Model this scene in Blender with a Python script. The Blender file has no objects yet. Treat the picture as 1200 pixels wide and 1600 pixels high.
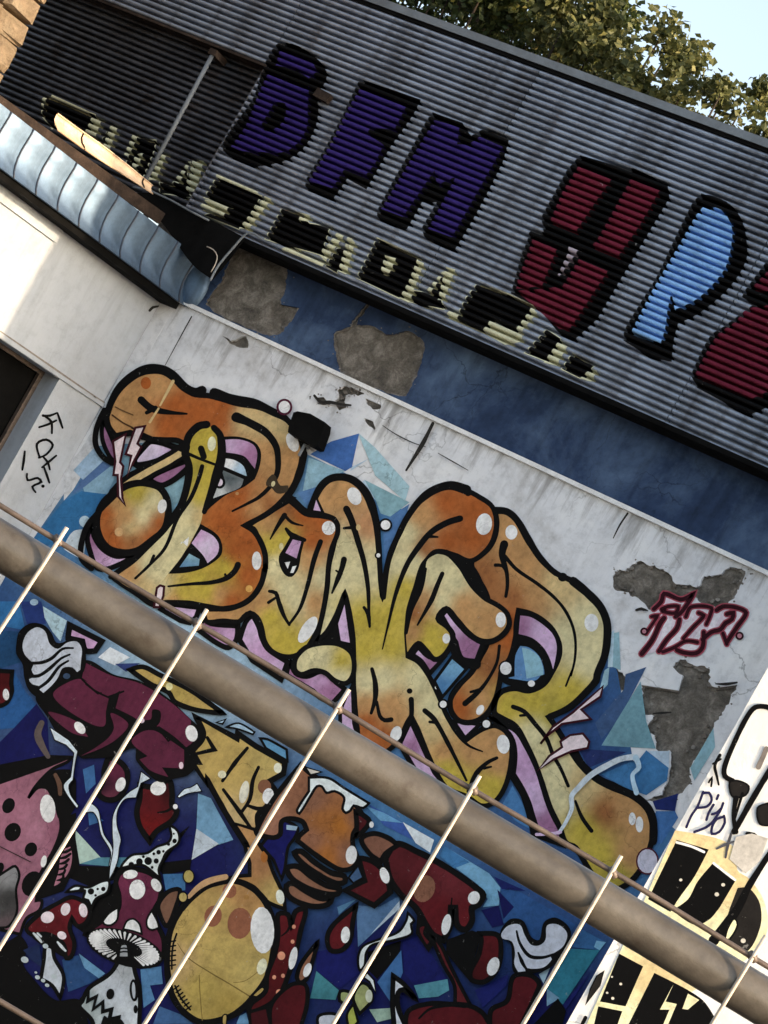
import bpy, bmesh, math, random
import numpy as np
from mathutils import Vector, Matrix, noise
from mathutils.geometry import delaunay_2d_cdt

R = math.radians
SC = bpy.context.scene
COL = SC.collection
rnd = random.Random(7)

# ------------------------------------------------------------------ camera
# The photograph is taken with the phone turned by 29.5 degrees.  World frame: the painted wall is the plane Y = 0,
# X runs along it to the right, -Y points out of it to the street, Z is up.  Z = 0 is the camera's eye level.
ROLL = R(29.5)
FPX, PPX, PPY = 4000.0, 403.0, 1146.0          # focal length and principal point in pixels of the 1200 x 1600 photo
AX = Vector((0.867, 0.498, 0)).normalized()     # camera's level right
FW = Vector((-0.498, 0.867, 0)).normalized()    # camera's level forward
UP = Vector((0, 0, 1))
cR, sR = math.cos(ROLL), math.sin(ROLL)
def ray(px, py):
    u, v = (px - PPX) / FPX, (py - PPY) / FPX
    return AX * (u * cR + v * sR) + FW + UP * (u * sR - v * cR)
EYE = -26.67 * ray(600, 1000); EYE.z = 0.0
# eye height is 0; the wall anchor keeps its own height
cam_data = bpy.data.cameras.new('camera')
cam = bpy.data.objects.new('camera', cam_data); COL.objects.link(cam)
cx_ = AX * cR + UP * sR
cy_ = -AX * sR + UP * cR
cz_ = -FW
cam.matrix_world = Matrix(((cx_.x, cy_.x, cz_.x, EYE.x), (cx_.y, cy_.y, cz_.y, EYE.y), (cx_.z, cy_.z, cz_.z, EYE.z), (0, 0, 0, 1)))
cam_data.sensor_fit = 'VERTICAL'; cam_data.sensor_height = 36.0
cam_data.lens = FPX / 1600 * 36.0
cam_data.shift_x = (600 - PPX) / 1600
cam_data.shift_y = (PPY - 800) / 1600
cam_data.clip_start = 0.05; cam_data.clip_end = 600
SC.camera = cam

# ------------------------------------------------------------------ sky and sun
SUN_AZ, SUN_EL = 86.0, 15.0                     # azimuth from +Y towards +X
world = bpy.data.worlds.new('World'); SC.world = world; world.use_nodes = True
nt = world.node_tree; nt.nodes.clear()
wo = nt.nodes.new('ShaderNodeOutputWorld'); wb = nt.nodes.new('ShaderNodeBackground'); ws = nt.nodes.new('ShaderNodeTexSky')
ws.sky_type = 'NISHITA'; ws.sun_disc = False
ws.sun_elevation = R(SUN_EL); ws.sun_rotation = R(SUN_AZ)
ws.air_density = 1.0; ws.dust_density = 3.0; ws.ozone_density = 0.6
wb.inputs['Strength'].default_value = 0.15
hs = nt.nodes.new('ShaderNodeHueSaturation'); hs.inputs['Saturation'].default_value = .72      # hazy, pale evening sky
nt.links.new(ws.outputs[0], hs.inputs['Color']); nt.links.new(hs.outputs[0], wb.inputs[0]); nt.links.new(wb.outputs[0], wo.inputs[0])
sd = bpy.data.lights.new('sun', 'SUN'); sd.energy = 2.1; sd.angle = R(0.6); sd.color = (1.0, 0.75, 0.49)
sun = bpy.data.objects.new('sun', sd); COL.objects.link(sun)
SUNV = Vector((math.sin(R(SUN_AZ)) * math.cos(R(SUN_EL)), math.cos(R(SUN_AZ)) * math.cos(R(SUN_EL)), math.sin(R(SUN_EL))))
sun.rotation_euler = SUNV.to_track_quat('Z', 'Y').to_euler()
sun.location = (12, -10, 20)
vs = SC.view_settings
vs.view_transform = 'Standard'; vs.look = 'None'; vs.exposure = 1.55; vs.gamma = 1.0; vs.use_curve_mapping = False
try:
    vs.use_white_balance = True; vs.white_balance_temperature = 6450; vs.white_balance_tint = 9
except Exception:
    pass
try:
    SC.cycles.use_denoising = True; SC.cycles.max_bounces = 6; SC.cycles.diffuse_bounces = 3
except Exception:
    pass

# ------------------------------------------------------------------ materials
ALB = 1.3
def lin(c):
    c = c / 255.0
    return c / 12.92 if c <= 0.04045 else ((c + 0.055) / 1.055) ** 2.4
def P(r, g, b, k=None):
    k = ALB if k is None else k
    c = [lin(r), lin(g), lin(b)]; y = .3 * c[0] + .59 * c[1] + .11 * c[2]
    return tuple(min((v + (y - v) * .02) * k, .86) for v in c) + (1.0,)
def newmat(name):
    m = bpy.data.materials.new(name); m.use_nodes = True
    t = m.node_tree; b = t.nodes['Principled BSDF']
    return m, t, b
def nd(t, typ, **kw):
    n = t.nodes.new(typ)
    for k, v in kw.items():
        if k in n.inputs.keys() if isinstance(k, str) else False: n.inputs[k].default_value = v
        else: setattr(n, k, v)
    return n
def noisy(t, scale, detail=6, rough=.6, vec=None, dist=0.0):
    n = t.nodes.new('ShaderNodeTexNoise'); n.inputs['Scale'].default_value = scale
    n.inputs['Detail'].default_value = detail; n.inputs['Roughness'].default_value = rough; n.inputs['Distortion'].default_value = dist
    if vec is not None: t.links.new(vec, n.inputs['Vector'])
    return n.outputs['Fac']
def objco(t, sx=1, sy=1, sz=1):
    c = t.nodes.new('ShaderNodeTexCoord'); m = t.nodes.new('ShaderNodeMapping')
    m.inputs['Scale'].default_value = (sx, sy, sz)
    t.links.new(c.outputs['Object'], m.inputs['Vector']); return m.outputs['Vector']
def ramp(t, fac, stops):
    r = t.nodes.new('ShaderNodeValToRGB'); e = r.color_ramp.elements
    while len(e) < len(stops): e.new(0.5)
    for i, (p, c) in enumerate(stops):
        e[i].position = p; e[i].color = c if len(c) == 4 else (*c, 1)
    t.links.new(fac, r.inputs['Fac']); return r.outputs['Color']
def mix(t, a, b, fac, mode='MIX'):
    m = t.nodes.new('ShaderNodeMix'); m.data_type = 'RGBA'; m.blend_type = mode
    for s, v in ((6, a), (7, b), (0, fac)):
        if isinstance(v, (int, float)): m.inputs[s].default_value = v
        elif isinstance(v, tuple): m.inputs[s].default_value = v if len(v) == 4 else (*v, 1)
        else: t.links.new(v, m.inputs[s])
    return m.outputs[2]
def bump(t, b, h, strength=.3, dist=.02):
    n = t.nodes.new('ShaderNodeBump'); n.inputs['Strength'].default_value = strength; n.inputs['Distance'].default_value = dist
    t.links.new(h, n.inputs['Height']); t.links.new(n.outputs['Normal'], b.inputs['Normal'])

def G(v): return (v, v, v, 1)
MAT = {}
def mat_paint():                                 # sprayed and brushed paint; its colour sits in the attribute "Col"
    m, t, b = newmat('sprayed_paint')
    a = t.nodes.new('ShaderNodeAttribute'); a.attribute_name = 'Col'
    v = t.nodes.new('ShaderNodeNewGeometry').outputs['Position']
    c = mix(t, a.outputs['Color'], ramp(t, noisy(t, 2.6, 9, .68, v), [(.3, G(.74)), (.52, G(1.0)), (.72, G(1.14))]), 1.0, 'MULTIPLY')
    c = mix(t, c, ramp(t, noisy(t, 15, 7, .75, v), [(.3, G(.74)), (.5, G(1.0)), (.72, G(1.2))]), 1.0, 'MULTIPLY')
    vst = objco(t, 9, 9, .8)
    c = mix(t, c, ramp(t, noisy(t, 1.4, 6, .6, vst), [(.35, G(.92)), (.6, G(1.02))]), 1.0, 'MULTIPLY')
    chips = ramp(t, noisy(t, 14, 8, .75, v, .4), [(.655, G(0)), (.68, G(1))])
    c = mix(t, c, P(150, 148, 145), mix(t, (0, 0, 0), chips, .55))
    vor = t.nodes.new('ShaderNodeTexVoronoi'); vor.feature = 'DISTANCE_TO_EDGE'; vor.inputs['Scale'].default_value = 1.0
    g2 = t.nodes.new('ShaderNodeNewGeometry'); wv = t.nodes.new('ShaderNodeVectorMath'); wv.operation = 'ADD'
    nz = t.nodes.new('ShaderNodeTexNoise'); nz.inputs['Scale'].default_value = 2.4; nz.inputs['Detail'].default_value = 7
    t.links.new(g2.outputs['Position'], nz.inputs['Vector']); t.links.new(g2.outputs['Position'], wv.inputs[0]); t.links.new(nz.outputs['Color'], wv.inputs[1]); t.links.new(wv.outputs[0], vor.inputs['Vector'])
    c = mix(t, c, ramp(t, vor.outputs['Distance'], [(0, G(.4)), (.008, G(1))]), mix(t, (0, 0, 0), ramp(t, noisy(t, .7, 3, .5, g2.outputs['Position']), [(.44, G(0)), (.58, G(1))]), .7), 'MULTIPLY')
    t.links.new(c, b.inputs['Base Color']); b.inputs['Roughness'].default_value = .62
    b.inputs['Specular IOR Level'].default_value = .09
    bump(t, b, noisy(t, 30, 8, .7, v), .12, .01)
    return m
MAT['paint'] = mat_paint()
def mat_plaster(name, base, dark, warm, streak=.5, sp=.55, runs=None, crack=.8):
    m, t, b = newmat(name)
    v = objco(t)
    n1 = noisy(t, .9, 9, .66, v, .3)
    c = ramp(t, n1, [(.28, dark), (.47, base), (.75, warm)])
    st = noisy(t, 1.0, 7, .62, objco(t, 5.5, 5.5, .42))
    c = mix(t, c, ramp(t, st, [(.3, G(.52)), (.5, G(1)), (1, G(1.02))]), streak, 'MULTIPLY')
    c = mix(t, c, ramp(t, noisy(t, 7, 9, .72, v), [(.28, G(.66)), (.5, G(1)), (.8, G(1.07))]), sp, 'MULTIPLY')
    if runs:                                     # dirty water runs that start under the drip edge
        ge = t.nodes.new('ShaderNodeNewGeometry'); sx = t.nodes.new('ShaderNodeSeparateXYZ'); t.links.new(ge.outputs['Position'], sx.inputs[0])
        mr = t.nodes.new('ShaderNodeMapRange'); mr.inputs[1].default_value = runs - 1.3; mr.inputs[2].default_value = runs + .1
        t.links.new(sx.outputs['Z'], mr.inputs[0])
        mp = t.nodes.new('ShaderNodeMapping'); mp.inputs['Scale'].default_value = (4.5, 4.5, .5); t.links.new(ge.outputs['Position'], mp.inputs['Vector'])
        ad = t.nodes.new('ShaderNodeMath'); ad.operation = 'MULTIPLY_ADD'; ad.inputs[1].default_value = .42
        t.links.new(mr.outputs[0], ad.inputs[0]); t.links.new(noisy(t, 1.0, 8, .7, mp.outputs[0], .2), ad.inputs[2])
        c = mix(t, c, P(120, 117, 115), ramp(t, ad.outputs[0], [(.84, G(0)), (1.08, G(.75))]))
    vor = t.nodes.new('ShaderNodeTexVoronoi'); vor.feature = 'DISTANCE_TO_EDGE'; vor.inputs['Scale'].default_value = 1.15
    wv = t.nodes.new('ShaderNodeVectorMath'); wv.operation = 'ADD'
    nz = t.nodes.new('ShaderNodeTexNoise'); nz.inputs['Scale'].default_value = 2.2; nz.inputs['Detail'].default_value = 6
    t.links.new(v, nz.inputs['Vector']); t.links.new(v, wv.inputs[0]); t.links.new(nz.outputs['Color'], wv.inputs[1])
    t.links.new(wv.outputs[0], vor.inputs['Vector'])
    cr = ramp(t, vor.outputs['Distance'], [(0, G(.35)), (.014, G(1))])
    msk = ramp(t, noisy(t, .8, 3, .5, v), [(.45, G(0)), (.6, G(1))])
    c = mix(t, c, cr, mix(t, (0, 0, 0), msk, crack), 'MULTIPLY')
    t.links.new(c, b.inputs['Base Color']); b.inputs['Roughness'].default_value = .85; b.inputs['Specular IOR Level'].default_value = .2
    bump(t, b, noisy(t, 16, 10, .75, v), .35, .015)
    return m
MAT['plaster'] = mat_plaster('grey_white_plaster', P(198, 199, 203), P(160, 158, 157), P(214, 214, 217), .3, .8, 3.8)
MAT['wing_plaster'] = mat_plaster('cream_plaster', P(152, 158, 166), P(142, 146, 152), P(160, 166, 174), .32, .4, None, .12)
MAT['block_plaster'] = mat_plaster('white_plaster', P(236, 234, 228), P(215, 211, 203), P(245, 243, 238), .2, .3)
MAT['blue'] = mat_plaster('blue_painted_plaster', P(40, 56, 84), P(22, 33, 54), P(84, 104, 132), .75, 1.0)
def mat_rough(name, a, bcol, c3, scale=3.0, bstr=.8, bd=.04, rough=.9):
    m, t, b = newmat(name); v = objco(t)
    c = ramp(t, noisy(t, scale, 10, .72, v, .5), [(.3, a), (.5, bcol), (.7, c3)])
    c = mix(t, c, ramp(t, noisy(t, scale * 9, 6, .7, v), [(.3, G(.6)), (.7, G(1.2))]), .8, 'MULTIPLY')
    t.links.new(c, b.inputs['Base Color']); b.inputs['Roughness'].default_value = rough; b.inputs['Specular IOR Level'].default_value = .2
    bump(t, b, noisy(t, scale * 4, 12, .75, v), bstr, bd); return m
MAT['masonry'] = mat_rough('bare_render', P(76, 72, 67), P(118, 112, 104), P(164, 157, 148), 6.5, 1.0, .06)
MAT['undercoat'] = mat_rough('grey_undercoat', P(78, 72, 66), P(108, 101, 94), P(150, 146, 141), 7, .8, .03)
MAT['stone'] = mat_rough('sandstone', P(158, 136, 108, .62), P(192, 168, 138, .62), P(212, 192, 164, .62), 2.0, 1.0, .08)
MAT['asphalt'] = mat_rough('asphalt', G(.025), G(.04), G(.055), 4, .4, .01)
MAT['concrete'] = mat_rough('concrete', G(.22), G(.3), G(.36), 1.2, .4, .01)
def mat_metal(name, base, dark, metallic=.0, rough=.45, scale=3, rust=None, streak=1, runs=0):
    m, t, b = newmat(name); v = objco(t, 1, 1, streak)
    c = ramp(t, noisy(t, scale, 8, .65, v, .3), [(.32, dark), (.6, base)])
    if rust:
        c = mix(t, c, rust, ramp(t, noisy(t, scale * 1.7, 9, .7, v), [(.55, G(0)), (.7, G(1))]))
    c = mix(t, c, ramp(t, noisy(t, scale * 14, 5, .7, v), [(.3, G(.82)), (.7, G(1.1))]), .8, 'MULTIPLY')
    if runs:
        c = mix(t, c, ramp(t, noisy(t, 1.0, 7, .65, objco(t, 4.5, 4.5, .3), .3), [(.36, (.42, .38, .36, 1)), (.52, G(1))]), runs, 'MULTIPLY')
        c = mix(t, c, P(96, 74, 58), ramp(t, noisy(t, 2.2, 9, .72, objco(t, 2.2, 2.2, .8), .4), [(.62, G(0)), (.74, G(.7))]))
    t.links.new(c, b.inputs['Base Color']); b.inputs['Metallic'].default_value = metallic
    t.links.new(ramp(t, noisy(t, scale * 3, 6, .6, v), [(.3, G(max(.05, rough - .12))), (.7, G(min(1, rough + .15)))]), b.inputs['Roughness'])
    bump(t, b, noisy(t, scale * 8, 8, .7, v), .12, .01); return m
MAT['clad'] = mat_metal('galvanised_corrugated_sheet', P(136, 145, 160), P(112, 120, 134), .35, .42, 1.6, None, 1, .8)
MAT['clad_dark'] = mat_metal('dark_corrugated_sheet', P(84, 88, 98), P(56, 58, 64), .5, .45, 1.6, P(52, 44, 40), 1, .6)  # darker base tone for the set-back sheet, with rust spots and runs
MAT['flash'] = mat_metal('grey_flashing', P(104, 110, 116), P(84, 88, 92), .0, .55, 2)
MAT['zinc'] = mat_metal('zinc_sheet', P(94, 114, 136), P(78, 98, 120), .7, .5, 1.5, None, 1, .45)
MAT['zinc_seam'] = mat_metal('zinc_seam', P(52, 60, 74), P(34, 40, 52), .2, .5, 4)
MAT['white_metal'] = mat_metal('white_metal_edge', P(240, 242, 246), P(190, 190, 190), .0, .45, 5)
MAT['black'] = mat_metal('black_coat_and_shade', G(.006), G(.003), 0, .85, 3)  # black things, and the shade painted under the eave and the sheets
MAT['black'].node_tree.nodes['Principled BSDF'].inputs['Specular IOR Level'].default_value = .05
MAT['rail'] = mat_metal('weathered_steel_rail', P(102, 96, 88), P(70, 65, 60), .3, .4, 5, P(60, 50, 42))
MAT['wire'] = mat_metal('galvanised_wire', P(184, 172, 158), P(150, 136, 122), .1, .45, 9)
MAT['wire_dark'] = mat_metal('tarnished_wire', P(96, 84, 76), P(66, 57, 52), .3, .5, 9)
MAT['timber'] = mat_rough('old_timber', P(26, 20, 18), P(46, 37, 32), P(66, 54, 46), 3.4, .6, .02)
MAT['tin'] = mat_metal('bent_tin_channel', P(214, 190, 160), P(180, 148, 116), .0, .5, 3, P(150, 104, 66))
def mat_leaf(name, c1, c2, c3):
    m, t, b = newmat(name)
    oi = t.nodes.new('ShaderNodeAttribute'); oi.attribute_name = 'leafrand'
    c = ramp(t, oi.outputs['Fac'], [(0, c1), (.55, c2), (1, c3)])
    t.links.new(c, b.inputs['Base Color']); b.inputs['Roughness'].default_value = .55
    b.inputs['Specular IOR Level'].default_value = .3
    tr = t.nodes.new('ShaderNodeBsdfTranslucent'); t.links.new(c, tr.inputs['Color'])
    ms = t.nodes.new('ShaderNodeMixShader'); ms.inputs[0].default_value = .3
    out = t.nodes['Material Output']
    t.links.new(b.outputs[0], ms.inputs[1]); t.links.new(tr.outputs[0], ms.inputs[2]); t.links.new(ms.outputs[0], out.inputs['Surface'])
    return m
MAT['leaf'] = mat_leaf('olive_leaves', (.02, .032, .01, 1), (.062, .08, .022, 1), (.2, .19, .05, 1))
MAT['leaf2'] = mat_leaf('pale_leaves', (.05, .06, .02, 1), (.13, .135, .045, 1), (.28, .25, .09, 1))
MAT['bark'] = mat_rough('bark', (.03, .022, .016, 1), (.06, .045, .033, 1), (.09, .07, .05, 1), 6)
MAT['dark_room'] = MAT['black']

# ------------------------------------------------------------------ object helpers
def thing(name, loc, label, cat, group=None):
    o = bpy.data.objects.new(name, None); COL.objects.link(o); o.location = loc
    o['label'] = label; o['category'] = cat
    if group: o['group'] = group
    o.empty_display_size = .2
    return o
def base_of(o):
    l = Vector(o.location)
    p = o.parent
    while p is not None:
        l = l + Vector(p.location); p = p.parent
    return l
def mk(name, verts, faces, mat, parent=None, smooth=False, label=None, kind=None, cols=None, origin=None):
    """one mesh object from world-space vertices"""
    pb = base_of(parent) if parent is not None else Vector((0, 0, 0))
    if origin is None:
        n = max(1, len(verts)); origin = Vector((sum(v[0] for v in verts) / n, sum(v[1] for v in verts) / n, sum(v[2] for v in verts) / n))
    me = bpy.data.meshes.new(name)
    me.from_pydata([(v[0] - origin.x, v[1] - origin.y, v[2] - origin.z) for v in verts], [], faces)
    if cols is not None:
        a = me.color_attributes.new('Col', 'FLOAT_COLOR', 'POINT')
        a.data.foreach_set('color', [x for c in cols for x in c])
    me.materials.append(MAT[mat] if isinstance(mat, str) else mat)
    if smooth: me.polygons.foreach_set('use_smooth', [True] * len(me.polygons))
    me.update()
    o = bpy.data.objects.new(name, me); COL.objects.link(o)
    if parent is not None: o.parent = parent
    o.location = origin - pb
    if label: o['label'] = label
    if kind: o['kind'] = kind
    return o
def boxv(o, a, b, c):
    """box from corner o with edge vectors a, b, c"""
    o, a, b, c = Vector(o), Vector(a), Vector(b), Vector(c)
    v = [o, o + a, o + a + b, o + b, o + c, o + a + c, o + a + b + c, o + b + c]
    f = [(0, 3, 2, 1), (4, 5, 6, 7), (0, 1, 5, 4), (1, 2, 6, 5), (2, 3, 7, 6), (3, 0, 4, 7)]
    return v, f
def merge(parts):
    V, F = [], []
    for v, f in parts:
        n = len(V); V += list(v); F += [tuple(i + n for i in q) for q in f]
    return V, F
def tube(pts, r, seg=10, caps=True):
    pts = [Vector(p) for p in pts]; V, F = [], []
    rr = r if isinstance(r, (list, tuple)) else [r] * len(pts)
    ref = Vector((.37, .11, .92)).normalized()
    for i, p in enumerate(pts):
        d = (pts[min(i + 1, len(pts) - 1)] - pts[max(i - 1, 0)]).normalized()
        x = d.cross(ref).normalized(); y = d.cross(x)
        for k in range(seg):
            a = 2 * math.pi * k / seg
            V.append(p + (x * math.cos(a) + y * math.sin(a)) * rr[i])
    for i in range(len(pts) - 1):
        for k in range(seg):
            k2 = (k + 1) % seg
            F.append((i * seg + k, i * seg + k2, (i + 1) * seg + k2, (i + 1) * seg + k))
    if caps:
        F.append(tuple(reversed(range(seg)))); F.append(tuple((len(pts) - 1) * seg + k for k in range(seg)))
    return V, F

# ------------------------------------------------------------------ surfaces that carry paint
class Surf:
    def __init__(s, o, n, prof=None):
        s.o, s.n, s.prof = Vector(o), Vector(n).normalized(), prof
        s.u = Vector((0, 0, 1)).cross(s.n).normalized()      # horizontal axis
        s.count = {}
    def hit(s, px, py):
        d = ray(px, py); t = (s.o - EYE).dot(s.n) / d.dot(s.n)
        return EYE + d * t
    def uv(s, px, py):
        q = s.hit(px, py) - s.o
        return q.dot(s.u), q.z
    def at(s, u, z, off=0.0):
        return s.o + s.u * u + Vector((0, 0, z)) + s.n * off
    def layer(s, zone, base):
        k = s.count.get(zone, 0); s.count[zone] = k + 1
        return base + k * .00012
WALL = Surf((0, 0, 0), (0, -1, 0))
CORNER = WALL.hit(247, 480)
WING_D = Vector((.219, .976, 0)).normalized()                # runs into the corner
WING_N = Vector((WING_D.y, -WING_D.x, 0))
WING = Surf(CORNER, WING_N)
PITCH, AMP = .074, .017
PROF = [(0.0, -.075), (.015, -.004), (.05, .004), (.13, .011), (.26, .015), (.40, .014), (.50, .009), (.565, .002), (.60, -.006), (.615, -.075)]
def corr(z):                                       # rounded ribs with deep narrow grooves between them
    p = (z / PITCH) % 1.0
    for (a, o), (b, q) in zip(PROF, PROF[1:] + [(1.0, -.075)]):
        if p <= b + 1e-9: return o + (q - o) * max(0.0, (p - a)) / (b - a)
    return -.075
def zsteps(z0, z1):
    out = [z0]; k = math.floor(z0 / PITCH)
    while k * PITCH < z1:
        out += [(k + p) * PITCH for p, _ in PROF if z0 < (k + p) * PITCH < z1]; k += 1
    return out + [z1]
CLAD = Surf((0, -.35, 0), (0, -1, 0), corr)
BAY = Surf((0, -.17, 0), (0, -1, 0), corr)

# ------------------------------------------------------------------ traced outlines: crops of the photograph
CROP = {'A': (100, 560, 4), 'B': (300, 600, 4), 'C': (100, 780, 4), 'D': (350, 780, 4), 'E': (550, 740, 4), 'F': (720, 760, 4),
        'G': (500, 980, 4), 'H': (760, 1020, 4), 'I': (0, 940, 4), 'J': (0, 1120, 4), 'K': (0, 1300, 4), 'L': (200, 1050, 4),
        'M': (220, 1300, 4), 'N': (380, 1150, 4), 'O': (480, 1300, 4), 'P': (660, 1300, 4), 'Q': (900, 1050, 4), 'R': (900, 1300, 4),
        'S': (960, 860, 5), 'T': (0, 130, 4), 'U': (220, 230, 4), 'V': (480, 330, 4), 'W': (700, 380, 4), 'X': (0, 780, 4),
        'a': (0, 0, 3), 'b': (400, 0, 3), 'c': (800, 0, 3), 'd': (0, 400, 3), 'e': (400, 400, 3), 'f': (800, 400, 3), 'z': (0, 0, 1)}
def parse(s):
    pts, crop = [], CROP['z']
    for tok in s.split():
        if tok in CROP: crop = CROP[tok]; continue
        if tok[0] in CROP and len(tok) > 1: crop = CROP[tok[0]]; tok = tok[1:]
        c = tok.endswith('!'); x, y = tok.rstrip('!').split(',')
        pts.append((crop[0] + float(x) / crop[2], crop[1] + float(y) / crop[2], c))
    return pts
def smooth(pts, closed):
    n = len(pts)
    if n < 3: return [(p[0], p[1]) for p in pts]
    out = []; segs = n if closed else n - 1
    for i in range(segs):
        p1, p2 = pts[i], pts[(i + 1) % n]
        p0 = pts[(i - 1) % n] if (closed or i > 0) else p1
        p3 = pts[(i + 2) % n] if (closed or i + 2 < n) else p2
        if p1[2]: p0 = p1
        if p2[2]: p3 = p2
        L = math.hypot(p2[0] - p1[0], p2[1] - p1[1]); k = 1 if (p1[2] and p2[2]) else max(2, min(14, int(L / 4)))
        d01 = max(1e-3, math.hypot(p1[0] - p0[0], p1[1] - p0[1])); d23 = max(1e-3, math.hypot(p3[0] - p2[0], p3[1] - p2[1]))
        m1 = ((p2[0] - p0[0]) * L / (L + d01) if p0 is not p1 else (p2[0] - p1[0]) * .5, (p2[1] - p0[1]) * L / (L + d01) if p0 is not p1 else (p2[1] - p1[1]) * .5)
        m2 = ((p3[0] - p1[0]) * L / (L + d23) if p3 is not p2 else (p2[0] - p1[0]) * .5, (p3[1] - p1[1]) * L / (L + d23) if p3 is not p2 else (p2[1] - p1[1]) * .5)
        for j in range(k):
            t = j / k; t2, t3 = t * t, t * t * t
            h = (2 * t3 - 3 * t2 + 1, t3 - 2 * t2 + t, -2 * t3 + 3 * t2, t3 - t2)
            out.append((h[0] * p1[0] + h[1] * m1[0] + h[2] * p2[0] + h[3] * m2[0], h[0] * p1[1] + h[1] * m1[1] + h[2] * p2[1] + h[3] * m2[1]))
    if not closed: out.append((pts[-1][0], pts[-1][1]))
    return out
def shade_at(ctrl, x, y):
    W = 0; r = g = b = 0
    for cx, cy, c in ctrl:
        w = 1.0 / ((cx - x) ** 2 + (cy - y) ** 2 + 40) ** 1.6
        W += w; r += w * c[0]; g += w * c[1]; b += w * c[2]
    return (r / W, g / W, b / W, 1)
def tri_fill(poly, spacing=None):
    """triangulate a closed polygon in photo coordinates, with inner points when it carries a colour gradient"""
    pts = [Vector(p) for p in poly]; n = len(pts); extra = []
    if spacing:
        xs = [p[0] for p in poly]; ys = [p[1] for p in poly]
        y = min(ys) + spacing / 2
        while y < max(ys):
            cr = []
            for i in range(n):
                a, b = poly[i], poly[(i + 1) % n]
                if (a[1] <= y) != (b[1] <= y): cr.append(a[0] + (y - a[1]) / (b[1] - a[1]) * (b[0] - a[0]))
            cr.sort()
            for k in range(0, len(cr) - 1, 2):
                x = cr[k] + spacing * .6
                while x < cr[k + 1] - spacing * .4:
                    extra.append(Vector((x, y))); x += spacing
            y += spacing
    r = delaunay_2d_cdt(pts + extra, [], [list(range(n))], 1, 1e-4)
    return [(v.x, v.y) for v in r[0]], [tuple(f) for f in r[2]]
def slab_fill(surf, poly, off):
    """paint that follows the corrugations of a sheet: the outline is cut into thin horizontal slabs"""
    q = [surf.uv(*p) for p in poly]; n = len(q)
    zs = zsteps(min(p[1] for p in q), max(p[1] for p in q)); V, F = [], []
    for za, zb in zip(zs, zs[1:]):
        zm = (za + zb) / 2; cr = []
        for i in range(n):
            a, b = q[i], q[(i + 1) % n]
            if (a[1] <= zm) != (b[1] <= zm):
                f = lambda z: a[0] + (max(min(z, max(a[1], b[1])), min(a[1], b[1])) - a[1]) / (b[1] - a[1]) * (b[0] - a[0])
                cr.append((f(zm), f(za), f(zb)))
        cr.sort()
        for j in range(0, len(cr) - 1, 2):
            m = len(V); l, r = cr[j], cr[j + 1]
            V += [surf.at(l[1], za, off + corr(za)), surf.at(r[1], za, off + corr(za)), surf.at(r[2], zb, off + corr(zb)), surf.at(l[2], zb, off + corr(zb))]
            F.append((m, m + 1, m + 2, m + 3))
    return V, F
def ribbon(pl, w, closed):
    """outline of a brush line as quads in photo coordinates; w = width or (start, middle, end)"""
    p = []
    for q in pl:
        if not p or math.hypot(q[0] - p[-1][0], q[1] - p[-1][1]) > .15: p.append(q)
    if closed and math.hypot(p[0][0] - p[-1][0], p[0][1] - p[-1][1]) < .15: p.pop()
    n = len(p)
    acc = [0]
    for i in range(1, n): acc.append(acc[-1] + math.hypot(p[i][0] - p[i - 1][0], p[i][1] - p[i - 1][1]))
    tot = max(acc[-1], 1e-6); V, F = [], []
    for i in range(n):
        a = p[(i - 1) % n] if (closed or i > 0) else None; b = p[(i + 1) % n] if (closed or i < n - 1) else None
        def nrm(s, e):
            dx, dy = e[0] - s[0], e[1] - s[1]; l = math.hypot(dx, dy) or 1e-6; return (-dy / l, dx / l)
        n1 = nrm(a, p[i]) if a else nrm(p[i], b); n2 = nrm(p[i], b) if b else n1
        mx, my = n1[0] + n2[0], n1[1] + n2[1]; l = math.hypot(mx, my)
        if l < .2: mx, my, k = n2[0], n2[1], 1.0
        else:
            mx, my = mx / l, my / l; k = min(1.9, 1.0 / max(.3, mx * n2[0] + my * n2[1]))
        t = acc[i] / tot
        ww = w if isinstance(w, (int, float)) else (w[0] + (w[1] - w[0]) * t * 2 if t < .5 else w[1] + (w[2] - w[1]) * (t - .5) * 2)
        ww *= .5 * (1 + .10 * noise.noise(Vector((p[i][0] * .06, p[i][1] * .06, 3))))
        V += [(p[i][0] + mx * k * ww, p[i][1] + my * k * ww), (p[i][0] - mx * k * ww, p[i][1] - my * k * ww)]
    for i in range(n if closed else n - 1):
        j = (i + 1) % n; F.append((2 * i, 2 * i + 1, 2 * j + 1, 2 * j))
    if not closed:                                # rounded ends
        for end in (0, n - 1):
            c = p[end]; l, r = V[2 * end], V[2 * end + 1]
            rx, ry = (l[0] - r[0]) / 2, (l[1] - r[1]) / 2
            o = p[1] if end == 0 else p[-2]; dx, dy = c[0] - o[0], c[1] - o[1]; d = math.hypot(dx, dy) or 1; rad = math.hypot(rx, ry); dx, dy = dx / d * rad, dy / d * rad
            m = len(V)
            for k in range(1, 5):
                t = math.pi * k / 5; V.append((c[0] + rx * math.cos(t) + dx * math.sin(t), c[1] + ry * math.cos(t) + dy * math.sin(t)))
            F.append((2 * end, m, m + 1, m + 2, m + 3, 2 * end + 1))
    return V, F
def clean(F): return [f for f in F if len(set(f)) >= 3]
BASE = {'bg': .003, 'low': .012, 'top': .012, 'tag': .002}
ZONE = ['bg', WALL, None]                        # zone, surface, thing
def to_surf(V2, F, name, col, parent, ctrl=None):
    zone, surf, th = ZONE
    off = surf.layer(zone, BASE[zone])
    V = [surf.hit(*p) + surf.n * off for p in V2]
    cols = [shade_at(ctrl, *p) for p in V2] if ctrl else [col] * len(V)
    return mk(name, V, clean(F), 'paint', parent, cols=cols)
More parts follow.
